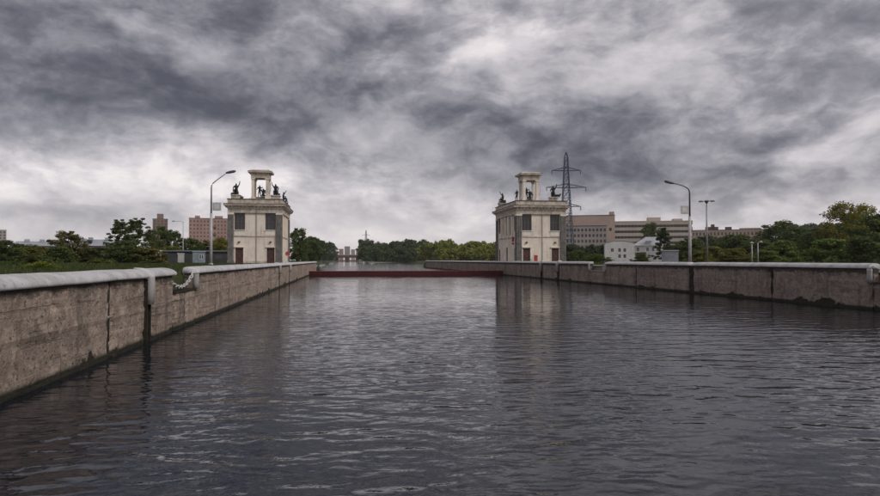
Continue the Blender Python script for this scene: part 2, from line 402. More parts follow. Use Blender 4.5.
def coping(side, y0, y1, parent, dz=0., leg0=False, leg1=False, zleg=1.26):
    """rounded white coping with domed ends; a leg turns down at a notch"""
    X = XL if side < 0 else XR; inn = 1 if side < 0 else -1
    prof = [(.055, 1.84), (.06, 1.885)]
    for k in range(1, 8):
        a = math.pi / 2 * k / 7
        prof.append((-.40 + .455 * math.cos(a), 1.89 + .20 * math.sin(a)))
    prof += [(-.50, 2.07), (-.52, 2.0), (-.52, 1.84)]
    rng = random.Random(int(y0 * 10)); ys = []
    L = y1 - y0; n = max(2, int(L / (.35 if y1 < 60 else 1.2)))
    ys = [(y0, .70), (y0 + .03, .86), (y0 + .09, .97), (y0 + .16, 1.)] + [(y0 + .16 + (L - .32) * k / n, 1.) for k in range(1, n)] + [(y1 - .16, 1.), (y1 - .09, .97), (y1 - .03, .86), (y1, .70)]
    v = []; f = []; m = len(prof)
    for y, s in ys:
        w1 = .010 * mnoise.noise(Vector((y * .9, side, 1))) + .006 * mnoise.noise(Vector((y * 3, side, 5))); w2 = .012 * mnoise.noise(Vector((y * .5, side, 9))) + .006 * mnoise.noise(Vector((y * 3.1, side, 2)))
        for a, z in prof:
            v.append((X + inn * (a * (1 if a < 0 else s) + w1), y, 1.84 + (z - 1.84) * s + dz + w2))
    for i in range(len(ys) - 1):
        for k in range(m): f.append((i * m + k, i * m + (k + 1) % m, (i + 1) * m + (k + 1) % m, (i + 1) * m + k))
    f.append(tuple(range(m))); f.append(tuple((len(ys) - 1) * m + k for k in range(m)))
    b = MB(); b.add(v, f); o = b.build('coping', M['cap'], parent, smooth=True)
    for on, yy, sg in ((leg0, y0, 1), (leg1, y1, -1)):
        if on:
            l = MB(); pts = [(X + inn * (-.06), yy + sg * .12, zleg + (2.0 + dz - zleg) * k / 3) for k in range(4)]
            l.tube(pts, [.12, .12, .12, .11], 12); l.build('coping_leg', M['cap'], o, smooth=True)
    return o
def groove(side, y, w, parent, zb=1.08, dz=0.):
    """mooring groove: a dark slot in the face with a white half-round guard over its top"""
    X = XL if side < 0 else XR; inn = 1 if side < 0 else -1
    b = MB(); b.box(X - inn * .30, X - inn * .42, y - w / 2 - .06, y + w / 2 + .06, -.8, 1.83); s = b.build('groove_back', M['joint'], parent)
    for q0, q1 in ((y - w / 2 - .065, y - w / 2 + .0), (y + w / 2 - .0, y + w / 2 + .065)):
        b = MB(); b.box(X - inn * .018, X - inn * .298, q0, q1, -.8, 1.80); b.build('groove_shade_lining', M['joint'], parent)  # dark lining put in so the slot's lit side faces look shaded
    l = MB(); z1 = 2.14 + dz
    l.tube([(X - inn * .02, y, zb), (X - inn * .0, y, 1.5), (X - inn * .0, y, z1 - .27), (X - inn * .07, y, z1 - .20), (X - inn * .20, y, z1 - .14), (X - inn * .44, y, z1 - .11)],
           [w * .50, w * .50, w * .5, w * .48, w * .44, w * .40], 14)
    l.build('groove_guard', M['cap'], parent, smooth=True)
def joint(side, y, parent, ztop=1.83):
    X = XL if side < 0 else XR; inn = 1 if side < 0 else -1
    b = MB(); b.box(X - inn * .10, X - inn * .44, y - .10, y + .10, -.8, ztop); b.build('joint_filler', M['joint'], parent)

def chain(side, ya, za, yb, zb, sag, label):
    X = XL if side < 0 else XR; inn = 1 if side < 0 else -1
    n = 16; pts = []
    for k in range(n + 1):
        t = k / n; pts.append((X - inn * .12, ya + (yb - ya) * t, za + (zb - za) * t - sag * 4 * t * (1 - t)))
    c = thing('guard_chain', label, 'chain', pts[0], group='white guard chains in the wall notches')
    o = pts[0]; pts = [tuple(p[i] - o[i] for i in range(3)) for p in pts]
    for k in range(n):                                              # each link of the heavy chain
        a, b = Vector(pts[k]), Vector(pts[k + 1]); mid = (a + b) / 2; d = (b - a); L = d.length * .66; d.normalize()
        q = Vector((1, 0, 0)) if k % 2 else d.cross(Vector((1, 0, 0))).normalized()
        ring = [mid + d * (L * math.cos(s)) + q * (.055 * math.sin(s)) for s in [2 * math.pi * i / 8 for i in range(8)]]
        l = MB(); l.tube(ring + [ring[0], ring[1]], .026, 5); l.build('chain_link', M['pole'], c, smooth=True)
    return c

lw = thing('lock_wall', 'brown weathered concrete lock wall with white rounded coping on the left of the water', 'wall', (0, 0, 0))
secs = [(-25, 4.6), (4.6, 16.6), (16.6, 19.42)]
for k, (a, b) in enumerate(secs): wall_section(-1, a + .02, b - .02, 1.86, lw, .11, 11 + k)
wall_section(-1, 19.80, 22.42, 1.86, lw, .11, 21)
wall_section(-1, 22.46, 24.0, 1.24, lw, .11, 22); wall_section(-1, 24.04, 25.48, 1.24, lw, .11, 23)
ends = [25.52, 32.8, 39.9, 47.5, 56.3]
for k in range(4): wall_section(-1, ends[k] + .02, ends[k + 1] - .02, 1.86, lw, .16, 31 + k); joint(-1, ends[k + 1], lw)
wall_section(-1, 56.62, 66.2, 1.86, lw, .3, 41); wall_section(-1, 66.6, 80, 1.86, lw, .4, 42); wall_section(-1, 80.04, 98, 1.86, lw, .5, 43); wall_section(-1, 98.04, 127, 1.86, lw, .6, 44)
for y in (4.6, 16.6): joint(-1, y, lw)
for y in (24.02,): joint(-1, y, lw, 1.2)
for y in (80.02, 98.02): joint(-1, y, lw)
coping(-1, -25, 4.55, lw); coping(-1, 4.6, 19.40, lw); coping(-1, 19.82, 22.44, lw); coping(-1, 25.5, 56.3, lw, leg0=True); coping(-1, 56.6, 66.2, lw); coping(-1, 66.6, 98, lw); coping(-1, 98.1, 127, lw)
groove(-1, 19.61, .26, lw); groove(-1, 56.46, .30, lw, 1.15); groove(-1, 66.4, .36, lw, 1.15)
chain(-1, 22.40, 1.62, 25.6, 1.96, .36, 'white chain sagging across the notch in the left wall')
led = MB(); led.box(XL - .50, XL + .012, 22.5, 25.45, 1.245, 1.30); led.build('ledge', M['joint'], lw)
back = MB(); back.box(XL - .49, XL - .60, 22.3, 25.6, 1.0, 1.62); back.build('notch_back', M['wall'], lw)

rw = thing('lock_wall', 'shaded grey-brown concrete lock wall with white coping running along the right bank', 'wall', (0, 0, 0))
DZR = .10
rs = [(27.3, 34.6), (34.6, 43.2), (43.75, 52.4), (52.4, 58.9), (63.0, 72.6), (73.0, 79.1), (79.5, 89), (89, 98)]
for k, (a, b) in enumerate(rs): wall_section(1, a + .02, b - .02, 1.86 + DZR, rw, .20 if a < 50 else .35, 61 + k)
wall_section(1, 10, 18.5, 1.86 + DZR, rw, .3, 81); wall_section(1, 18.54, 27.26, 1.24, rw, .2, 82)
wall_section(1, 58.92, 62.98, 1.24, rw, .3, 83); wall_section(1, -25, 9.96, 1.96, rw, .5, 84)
for k, (a, b) in enumerate([(98.04, 130), (130.04, 165), (165.04, 200)]): wall_section(1, a, b, 1.96, rw, .6, 91 + k)
for y in (10, 34.6, 52.4, 89, 98.02, 130, 165): joint(1, y, rw, 1.9)
for y in (43.475,): b = MB(); b.box(XR + .14, XR + .42, y - .4, y + .4, -.8, 1.92); b.build('groove_back', M['joint'], rw)
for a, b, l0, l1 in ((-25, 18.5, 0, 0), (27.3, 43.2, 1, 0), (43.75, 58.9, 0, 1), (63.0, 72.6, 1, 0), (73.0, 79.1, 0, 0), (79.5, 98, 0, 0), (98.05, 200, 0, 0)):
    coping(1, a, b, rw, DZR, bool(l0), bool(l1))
groove(1, 72.8, .45, rw, .95, DZR); groove(1, 79.3, .45, rw, .85, DZR)
chain(1, 18.6, 2.0, 27.2, 2.02, .62, 'white chain hanging beside the rounded coping end at the right picture edge')
led = MB(); led.box(XR + .50, XR - .012, 18.6, 27.2, 1.245, 1.30); led.build('ledge', M['joint'], rw)
led = MB(); led.box(XR + .50, XR - .012, 59.0, 62.9, 1.245, 1.30); led.build('ledge', M['cap'], rw)
back = MB(); back.box(XR + .49, XR + .60, 18.4, 27.4, 1.0, 1.62); back.box(XR + .49, XR + .60, 58.8, 63.1, 1.0, 1.62); back.build('notch_back', M['wall_r'], rw)
back = MB(); back.box(XR + .3, XR + .42, 58.96, 60.2, 1.31, 1.92); back.build('step_block', M['cap'], rw)

# ================================================================== red lock gate
gt = thing('lock_gate', 'dull red steel lock gate lying low across the water between the towers', 'gate', (0, 0, 0))
yg = 99.2
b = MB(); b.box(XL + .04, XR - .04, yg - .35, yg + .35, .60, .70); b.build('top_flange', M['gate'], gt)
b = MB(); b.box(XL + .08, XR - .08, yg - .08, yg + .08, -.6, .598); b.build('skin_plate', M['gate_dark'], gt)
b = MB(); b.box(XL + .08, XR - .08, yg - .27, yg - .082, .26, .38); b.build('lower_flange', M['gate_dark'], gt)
rib = MB(); rib.box(-.06, .06, -.24, -.083, .384, .597); rib0 = None
for k in range(18):
    x = XL + .9 + (XR - XL - 1.8) * k / 17
    if rib0 is None: rib0 = rib.build('stiffener', M['gate'], gt); o = rib0
    else: o = link_copy(rib0, gt)
    o.location = (x, yg, 0)

# ================================================================== lock towers
def facade(mb, W_, z0, z1, th, opens):
    """wall in the xz plane (front at y=0, thickness th to +y) with rectangular openings (x0,x1,z0,z1)"""
    xs = sorted({-W_ / 2, W_ / 2, *[o[0] for o in opens], *[o[1] for o in opens]})
    zs = sorted({z0, z1, *[o[2] for o in opens], *[o[3] for o in opens]})
    for j in range(len(zs) - 1):
        i = 0
        while i < len(xs) - 1:
            def op(i): 
                cx = (xs[i] + xs[i + 1]) / 2; cz = (zs[j] + zs[j + 1]) / 2
                return any(o[0] < cx < o[1] and o[2] < cz < o[3] for o in opens)
            if op(i): i += 1; continue
            k = i
            while k + 1 < len(xs) - 1 and not op(k + 1): k += 1
            mb.box(xs[i], xs[k + 1], 0, th, zs[j], zs[j + 1]); i = k + 1
def xform(mb, loc, rz):
    c, s = math.cos(rz), math.sin(rz)
    mb.v = [(x * c - y * s + loc[0], x * s + y * c + loc[1], z + loc[2]) for x, y, z in mb.v]
    return mb
def window(name, parent, loc, rz, w_, h_, nx, nz, fm, gm, set_=.14, fr=.07):
    """frame with mullions and its pane; local: centre bottom at origin, outside towards -y"""
    b = MB(); b.box(-w_ / 2 + .004, -w_ / 2 + fr, set_ - .05, set_ + .05, .004, h_ - .004); b.box(w_ / 2 - fr, w_ / 2 - .004, set_ - .05, set_ + .05, .004, h_ - .004)
    b.box(-w_ / 2 + fr, w_ / 2 - fr, set_ - .05, set_ + .05, .004, fr); b.box(-w_ / 2 + fr, w_ / 2 - fr, set_ - .05, set_ + .05, h_ - fr, h_ - .004)
    for k in range(1, nx): x = -w_ / 2 + w_ * k / nx; b.box(x - .035, x + .035, set_ - .04, set_ + .04, fr, h_ - fr)
    for k in range(1, nz): z = h_ * k / nz; b.box(-w_ / 2 + fr, w_ / 2 - fr, set_ - .035, set_ + .035, z - .025, z + .025)
    f = b.build(name, fm, parent); f.location = loc; f.rotation_euler = (0, 0, rz)
    p = MB(); p.box(-w_ / 2 + fr * .5, w_ / 2 - fr * .5, set_ - .008, set_ + .008, fr * .5, h_ - fr * .5); p.build('pane', gm, f)
    return f
def door(parent, loc, rz, w_, h_):
    b = MB(); b.box(-w_ / 2 + .004, w_ / 2 - .004, .12, .18, .004, h_ - .004); d = b.build('door', M['door'], parent); d.location = loc; d.rotation_euler = (0, 0, rz)
    for zz_ in (.15, h_ * .52):
        for s in (-1, 1):
            q = MB(); q.box(s * w_ * .25 - w_ * .18, s * w_ * .25 + w_ * .18, .095, .118, zz_, zz_ + h_ * .36); q.build('door_panel', M['door'], d)
    q = MB(); q.tube([(w_ * .05, .07, h_ * .46), (w_ * .05, .07, h_ * .53)], .02, 6); q.build('handle', M['metal'], d)
    return d
TW, TD = 7.6, 13.4
Z1 = 9.15 - GZ          # top of the wall above ground
def make_tower(label):
    t = thing('lock_tower', label, 'tower', group='twin lock towers')
    hw, hd = TW / 2, TD / 2; rc = .22
    zs_, zw0, zw1, zd = 3.95, 4.95, Z1 - .02, 2.35      # string course, window sill/head, door head
    # facades: windows tucked against the corner piers, plain bay in the middle
    wins = [(-2.92, -1.42), (1.42, 2.92)]
    for nm, rz, loc, wd in (('front_wall', 0, (0, -hd + rc, 0), TW - 1.6), ('rear_wall', math.pi, (0, hd - rc, 0), TW - 1.6)):
        b = MB(); facade(b, wd, 0, Z1, .3, [(a, c, zw0, zw1) for a, c in wins] + [(-2.75, -1.65, 0, zd), (1.65, 2.75, 0, zd)])
        xform(b, loc, rz); wl = b.build(nm, M['plaster'], t)
        for a, c in wins:
            m_ = (a + c) / 2 * (1 if rz == 0 else -1)
            window('window', t, (m_, loc[1], zw0), rz, c - a, zw1 - zw0, 3, 2, M['frame'], M['glass'], .22)
            q = MB(); q.box(-.73, .73, -.05, -.004, zs_ + .2, zw0 - .02); xform(q, (m_, loc[1], 0), rz); q.build('spandrel_panel', M['plaster_white'], t)
            q = MB(); q.box(-.80, .80, -.14, -.052, zw0 - .10, zw0 - .015); xform(q, (m_, loc[1], 0), rz); q.build('window_sill', M['plaster_white'], t)
            xd = 2.2 * (1 if m_ > 0 else -1)
            q = MB(); q.box(-.70, .70, -.20, -.004, zd + .06, zd + .17); q.box(-.68, -.56, -.05, -.004, .452, zd + .058); q.box(.56, .68, -.05, -.004, .452, zd + .058); xform(q, (xd, loc[1], 0), rz); q.build('door_surround', M['plaster_white'], t)
            door(t, (xd, loc[1], 0), rz, 1.1, zd)
        q = MB(); q.box(-wd / 2, wd / 2, -.08, -.003, zs_, zs_ + .14); xform(q, loc, rz); q.build('string_course', M['trim'], t)
        q = MB(); q.box(-wd / 2, -2.752, -.06, -.004, 0, .45); q.box(-1.648, 1.648, -.06, -.004, 0, .45); q.box(2.752, wd / 2, -.06, -.004, 0, .45); xform(q, loc, rz); q.build('plinth', M['trim'], t)
    sd_ = TD - 1.6; sw = [(-5.7, -4.3), (4.3, 5.7)]; slim = [(-2.4, -1.5), (-.45, .45), (1.5, 2.4)]
    for rz, loc in ((math.pi / 2, (hw - rc, 0, 0)), (-math.pi / 2, (-hw + rc, 0, 0))):
        b = MB(); facade(b, sd_, 0, Z1, .3, [(a, c, zw0, zw1) for a, c in sw] + [(a, c, zs_ + .5, zw1 - .2) for a, c in slim] + [(-.5, .5, 0, zd + .2), (-5.5, -4.5, 0, zd), (4.5, 5.5, 0, zd)])
        xform(b, loc, rz); b.build('side_wall', M['plaster'], t)
        c_, s_ = math.cos(rz), math.sin(rz)
        def P(u, z): return (u * c_ + loc[0], u * s_ + loc[1], z)
        for a, c in sw: window('window', t, P((a + c) / 2, zw0), rz, c - a, zw1 - zw0, 3, 2, M['frame'], M['glass'], .22)
        for a, c in slim: window('window', t, P((a + c) / 2, zs_ + .5), rz, c - a, zw1 - .2 - zs_ - .5, 2, 4, M['frame'], M['glass'], .22)
        door(t, P(0, 0), rz, 1.0, zd + .2); door(t, P(-5, 0), rz, 1.0, zd); door(t, P(5, 0), rz, 1.0, zd)
        q = MB(); q.box(-sd_ / 2, sd_ / 2, -.08, -.003, zs_, zs_ + .14); xform(q, loc, rz); q.build('string_course', M['trim'], t)
        for u in (-3.35, -.98, .98, 3.35):
            q = MB(); q.box(u - .3, u + .3, -.12, -.004, zs_ + .142, Z1 - .01); xform(q, loc, rz); q.build('pilaster', M['plaster'], t)
    for sx in (-1, 1):
        for sy in (-1, 1):
            q = MB(); x0, y0 = sx * (hw - .4), sy * (hd - .4)
            q.box(x0 - .4, x0 + .4, y0 - .4, y0 + .4, 0, Z1 - .003); pr = q.build('corner_pier', M['granite'], t)
            q = MB(); q.box(x0 - .47, x0 + .47, y0 - .47, y0 + .47, 0, .5); q.build('pier_base', M['granite'], pr)
            q = MB()
            for u in (-.26, 0, .26):
                q.box(x0 + u - .06, x0 + u + .06, y0 + sy * .402, y0 + sy * .44, .502, Z1 - .25); q.box(x0 + sx * .402, x0 + sx * .44, y0 + u - .06, y0 + u + .06, .502, Z1 - .25)
            q.build('fluting', M['granite'], pr)
            q = MB(); q.box(x0 - .46, x0 + .46, y0 - .46, y0 + .46, Z1 - .245, Z1 - .006); q.build('capital', M['plaster_white'], pr)
    for x0 in (0,):
        q = MB(); q.tube([(x0 + .2, -hd + rc - .09, .1), (x0 + .2, -hd + rc - .09, Z1 - .1)], .045, 6); q.tube([(x0 + .2, -hd + rc - .09, Z1 - .15), (x0 + .2, -hd + rc - .09, Z1)], .09, 6); q.build('drainpipe', M['metal'], t)
    for x0 in (-2.2, 2.2):
        q = MB(); q.box(x0 - .14, x0 + .14, -hd + rc - .18, -hd + rc - .004, 3.15, 3.3); q.tube([(x0, -hd + rc - .14, 3.14), (x0, -hd + rc - .2, 3.05)], [.05, .1], 8); q.build('door_lamp', M['darkmetal'], t)
    # entablature, cornice and attic
    q = MB(); q.box(-hw - .02, hw + .02, -hd - .02, hd + .02, Z1, Z1 + .62); q.build('frieze', M['trim'], t)
    q = MB(); q.box(-hw - .09, hw + .09, -hd - .09, hd + .09, Z1 + .62, Z1 + .78); q.build('architrave', M['plaster'], t)
    q = MB(); nx_, ny_ = 15, 26
    for k in range(nx_):
        x = -hw + .1 + (TW - .2) * k / (nx_ - 1)
        for s in (-1, 1): q.box(x - .13, x + .13, s * (hd + .09), s * (hd + .36), Z1 + .79, Z1 + .975)
    for k in range(ny_):
        y = -hd + .1 + (TD - .2) * k / (ny_ - 1)
        for s in (-1, 1): q.box(s * (hw + .09), s * (hw + .36), y - .13, y + .13, Z1 + .79, Z1 + .975)
    q.build('modillion_course', M['trim'], t, kind='stuff')
    q = MB(); q.box(-hw - .05, hw + .05, -hd - .05, hd + .05, Z1 + .78, Z1 + .98); q.build('cornice_bed', M['trim'], t)
    q = MB(); q.box(-hw - .50, hw + .50, -hd - .50, hd + .50, Z1 + .98, Z1 + 1.12); q.frust(-hw - .56, hw + .56, -hd - .56, hd + .56, Z1 + 1.12, Z1 + 1.26, .06); q.build('cornice', M['trim'], t)
    q = MB(); q.box(-hw - .58, hw + .58, -hd - .58, hd + .58, Z1 + 1.262, Z1 + 1.32); q.build('cornice_shadow_flashing', M['roof'], t)  # roof-edge flashing, thickened so its dark band stands in for the cornice's shadow
    za = Z1 + 1.32
    q = MB(); q.box(-hw - .05, hw + .05, -hd - .05, -hd + .3, za, za + .62); q.box(-hw - .05, hw + .05, hd - .3, hd + .05, za, za + .62)
    q.box(-hw - .05, -hw + .3, -hd + .3, hd - .3, za, za + .62); q.box(hw - .3, hw + .05, -hd + .3, hd - .3, za, za + .62); q.build('attic_parapet', M['trim'], t)
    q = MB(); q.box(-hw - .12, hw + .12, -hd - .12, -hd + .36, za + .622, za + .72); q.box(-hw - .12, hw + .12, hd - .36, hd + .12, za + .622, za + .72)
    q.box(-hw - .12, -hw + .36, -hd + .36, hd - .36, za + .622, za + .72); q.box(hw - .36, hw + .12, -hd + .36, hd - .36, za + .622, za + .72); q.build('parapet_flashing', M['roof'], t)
    q = MB(); q.box(-hw + .3, hw - .3, -hd + .3, hd - .3, za, za + .12); q.build('roof_deck', M['roof'], t)
    # belvedere
    q = MB(); q.box(-1.95, 1.95, -1.95, 1.95, za + .12, za + .95); bv = q.build('belvedere', M['trim'], t)
    q = MB(); q.frust(-2.05, 2.05, -2.05, 2.05, za + .952, za + 1.08, .1); q.build('base_moulding', M['trim'], bv)
    for sx in (-1, 1):
        for sy in (-1, 1):
            q = MB(); q.box(sx * 1.30 - .25, sx * 1.30 + .25, sy * 1.30 - .25, sy * 1.30 + .25, za + 1.082, za + 3.80)
            q.box(sx * 1.28 - .36, sx * 1.28 + .36, sy * 1.28 - .36, sy * 1.28 + .36, za + 1.09, za + 1.3); q.box(sx * 1.28 - .37, sx * 1.28 + .37, sy * 1.28 - .37, sy * 1.28 + .37, za + 3.62, za + 3.79)
            q.build('column', M['plaster'], bv)
    q = MB(); q.box(-1.66, 1.66, -1.66, 1.66, za + 3.802, za + 4.42); q.build('entablature', M['trim'], bv)
    q = MB(); q.frust(-1.76, 1.76, -1.76, 1.76, za + 4.422, za + 4.5, -.32); q.box(-2.16, 2.16, -2.16, 2.16, za + 4.502, za + 4.68); q.frust(-2.05, 2.05, -2.05, 2.05, za + 4.682, za + 4.9, .35); q.build('cap_slab', M['trim'], bv)
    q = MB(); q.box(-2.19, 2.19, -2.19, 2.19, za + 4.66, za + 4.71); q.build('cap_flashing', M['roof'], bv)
    q = MB(); cpts = [(1.62 + .32 * math.sin(a), 0, za + 2.6 - .75 * math.cos(a)) for a in [math.pi * k / 8 for k in range(9)]]
    cpts = [(x, -1.25, z) for x, y, z in cpts]; q.tube(cpts, .07, 6); q.build('bracket', M['trim'], bv, smooth=True)
    bv.scale = (.82, .82, 1.16); bv.location = (0, 0, za * (1 - 1.16))
    return t, za
ltow, ZA = make_tower('cream two-storey lock tower with rooftop belvedere on the left bank')
rtow = copy_tree(ltow); tag(rtow, 'cream two-storey lock tower with rooftop belvedere on the right bank, its long side seen')
lx = atx(281, 97) - TW / 2 + .1; ltow.location = (lx, 97 + TD / 2, GZ)
rx = atx(516.5, 93.8) + TW / 2; rtow.location = (rx, 93.8 + TD / 2, GZ)

# ------------------------------------------------------------------ bronze statues (skinned figures)
def skin_figure(name, joints, edges, root):
    me = bpy.data.meshes.new(name + '_skeleton'); me.from_pydata([j[0] for j in joints], edges, [])
    o = bpy.data.objects.new(name, me); col.objects.link(o)
    md = o.modifiers.new('skin', 'SKIN'); md.use_smooth_shade = True
    if not me.skin_vertices: bpy.context.view_layer.objects.active = o
    sv = me.skin_vertices[0].data
    for k, j in enumerate(joints): sv[k].radius = (j[1], j[1]); sv[k].use_root = (k == root)
    o.modifiers.new('sub', 'SUBSURF').levels = 1
    dg = bpy.context.evaluated_depsgraph_get(); dg.update()
    out = bpy.data.meshes.new_from_object(o.evaluated_get(dg)); out.name = name
    bpy.data.objects.remove(o); bpy.data.meshes.remove(me)
    out.materials.clear(); out.materials.append(M['bronze'])
    out.polygons.foreach_set('use_smooth', [True] * len(out.polygons))
    return out
# seated figure leaning forward, one arm raised (sits on a block 0.45 high)
seat = [((0, 0, .55), .17), ((0, -.04, .80), .16), ((0, -.06, 1.05), .18), ((0, -.07, 1.22), .07), ((0, -.10, 1.38), .115), ((0, -.11, 1.47), .08),
        ((.13, -.05, .52), .11), ((.17, -.48, .55), .09), ((.18, -.50, .12), .065), ((.18, -.66, .04), .05),
        ((-.13, -.05, .52), .11), ((-.17, -.44, .66), .09), ((-.18, -.34, .22), .065), ((-.18, -.52, .12), .05),
        ((.24, -.06, 1.12), .08), ((.40, -.22, 1.36), .06), ((.46, -.36, 1.66), .045), ((.47, -.42, 1.74), .04),
        ((-.24, -.06, 1.12), .08), ((-.34, -.12, .86), .06), ((-.26, -.36, .74), .045)]
seat_e = [(0, 1), (1, 2), (2, 3), (3, 4), (4, 5), (0, 6), (6, 7), (7, 8), (8, 9), (0, 10), (10, 11), (11, 12), (12, 13), (2, 14), (14, 15), (15, 16), (16, 17), (2, 18), (18, 19), (19, 20)]
SEAT = skin_figure('seated_figure', seat, seat_e, 0)
stand = [((0, 0, .92), .16), ((0, .02, 1.15), .15), ((0, .0, 1.40), .18), ((0, -.01, 1.56), .07), ((.02, -.03, 1.70), .115), ((.02, -.03, 1.80), .08),
         ((.11, 0, .86), .11), ((.14, -.06, .48), .08), ((.15, .02, .08), .06), ((.15, -.14, .03), .05),
         ((-.11, 0, .86), .11), ((-.18, -.14, .50), .08), ((-.20, -.06, .08), .06), ((-.20, -.22, .03), .05),
         ((.25, 0, 1.46), .08), ((.46, -.10, 1.36), .06), ((.62, -.30, 1.52), .045),
         ((-.25, 0, 1.46), .08), ((-.40, -.02, 1.20), .06), ((-.36, -.26, 1.08), .045)]
stand_e = [(0, 1), (1, 2), (2, 3), (3, 4), (4, 5), (0, 6), (6, 7), (7, 8), (8, 9), (0, 10), (10, 11), (11, 12), (12, 13), (2, 14), (14, 15), (15, 16), (2, 17), (17, 18), (18, 19)]
STAND = skin_figure('standing_figure', stand, stand_e, 0)
def fig(me, parent, z):
    o = bpy.data.objects.new('figure', me); col.objects.link(o); o.parent = parent; o.location = (0, 0, z); return o
GRP = 'bronze statues on the tower roofs'
def seated_statue(loc, rz, label, mirror=False, extra='rudder'):
    t = thing('statue', label, 'statue', loc, rz, GRP)
    t.scale = (1.22, 1.22, 1.15); b = MB(); b.frust(-.62, .62, -.72, .62, 0, .14, .06); b.box(-.5, .5, -.6, .5, .14, .95); b.frust(-.58, .58, -.68, .58, .95, 1.05, .03); b.build('plinth', M['trim'], t)
    f = fig(SEAT, t, 1.05)
    if mirror: f.scale = (-1, 1, 1)
    b = MB(); b.box(-.24, .24, -.2, .34, 1.05, 1.50); b.build('seat_block', M['bronze'], t)
    s = -1 if mirror else 1; b = MB()
    if extra == 'rudder':
        b.tube([(-.32 * s, -.40, 1.07), (-.30 * s, -.36, 1.9)], .05, 6); b.tube([(-.55 * s, -.42, 1.18), (-.1 * s, -.4, 1.22)], .12, 6)
    else:
        b.tube([(.2 * s, -.1, 1.25), (.75 * s, -.02, 1.28), (.95 * s, 0, 1.5)], [.16, .15, .07], 8); b.tube([(.7 * s, -.02, 1.05), (.7 * s, -.02, 1.25)], .06, 6); b.tube([(.35 * s, -.05, 1.05), (.35 * s, -.05, 1.25)], .06, 6)
    b.build('attribute', M['bronze'], t, smooth=True)
    return t
def roof_group(loc, rz, label):
    t = thing('statue', label, 'statue', loc, rz, GRP)
    t.scale = (.95, .95, 1.1); b = MB(); b.box(-.75, .75, -.55, .55, 0, .25); b.build('plinth', M['bronze'], t)
    f = fig(STAND, t, .25); f.location = (-.25, -.1, .25); f.scale = (.95, .95, .95)
    f2 = fig(SEAT, t, .12); f2.location = (.38, -.2, .0); f2.scale = (-1, 1, 1)
    ring = [(.28 + .5 * math.cos(a), .05, .85 + .5 * math.sin(a)) for a in [2 * math.pi * k / 20 for k in range(21)]]
    b = MB(); b.tube(ring, .055, 6)
    for k in range(4): a = math.pi * k / 4; b.tube([(.28 - .62 * math.cos(a), .05, .85 - .62 * math.sin(a)), (.28 + .62 * math.cos(a), .05, .85 + .62 * math.sin(a))], .03, 5)
    b.build('ships_wheel', M['bronze'], t, smooth=True)
    return t
hw, hd = TW / 2, TD / 2; zt = GZ + ZA + .12
def on(tow, x, y, z=zt): return (tow.location.x + x, tow.location.y + y, z)
zp = GZ + ZA + .12
seated_statue(on(ltow, -hw + 1.0, -hd + 1.05), 0, 'bronze seated statue on the front left corner of the left tower roof')
seated_statue(on(ltow, hw - 1.0, -hd + 1.05), 0, 'bronze seated statue on the front right corner of the left tower roof', True)
seated_statue(on(ltow, hw - 1.0, hd - 1.1), math.pi / 2, 'bronze seated statue on the rear canal-side corner of the left tower roof')
roof_group(on(ltow, .05, -.3, GZ + ZA + 1.255), 0, 'dark bronze figure with a wheel inside the left tower belvedere')
seated_statue(on(rtow, -hw + .95, hd - 1.3), -math.pi / 2, 'bronze seated statue at the far canal-side end of the right tower roof', True)
seated_statue(on(rtow, hw - 1.6, -hd + 1.05), -.4, 'bronze seated statue with an animal on the front right of the right tower roof', False, 'animal')
roof_group(on(rtow, -.1, .1, GZ + ZA + 1.255), -.5, 'dark bronze figure with a wheel inside the right tower belvedere')
tt = thing('statue', 'slender dark standing statue beside the right tower belvedere', 'statue', on(rtow, -2.2, -1.0), -1.2, GRP)
b = MB(); b.box(-.35, .35, -.35, .35, 0, 1.0); b.build('plinth', M['trim'], tt); fig(STAND, tt, 1.0)
vb = MB(); vb.box(-.16, .16, -.16, .16, 0, .82); vb.frust(-.26, .26, -.26, .26, .82, 1.0, .12)
v_ = vb.build('roof_vent', M['darkmetal']); v_.location = on(ltow, -1.95, -hd + .75); tag(v_, 'small dark vent stub behind the left tower parapet', 'vent')

# small signals by the towers
def signal(loc, label, c):
    t = thing('signal_post', label, 'signal', loc)
    b = MB(); b.tube([(0, 0, 0), (0, 0, 1.3)], .05, 8); b.build('post', M['white'], t)
    b = MB(); b.tube([(0, -.03, 1.45), (0, .03, 1.45)], .33, 16); b.build('disc', M[c], t)
    b = MB(); b.box(-.3, .3, -.25, .25, 0, .12); b.build('base', M['cap'], t)
    return t
signal((-8.0, 92.5, GZ), 'round red signal board on a white post beside the left tower', 'red')
hb = thing('fire_cabinet', 'small red fire cabinet beside the right tower front door', 'cabinet', (rtow.location.x - 1.0, 93.3, GZ))
b = MB(); b.box(-.22, .22, -.16, .16, .35, 1.25); b.build('body', M['red'], hb)
b = MB(); b.tube([(-.14, 0, 0), (-.14, 0, .349)], .03, 6); b.tube([(.14, 0, 0), (.14, 0, .349)], .03, 6); b.build('leg', M['darkmetal'], hb)
b = MB(); b.box(-.26, .26, -.2, .2, 1.25, 1.30); b.build('lid', M['red'], hb)
sg = thing('signal_lamp', 'red and white signal lamp on the canal side of the right tower', 'signal', (rtow.location.x - hw - .02, 95.2, GZ + 2.9))
b = MB(); b.box(-.30, -.02, -.15, .15, 0, 1.15); b.build('housing', M['red'], sg)
for z, m_ in ((.85, 'red'), (.35, 'white')):
    b = MB(); b.tube([(-.16, -.16, z), (-.16, -.28, z)], .15, 12); b.build('lens_hood', M[m_], sg)

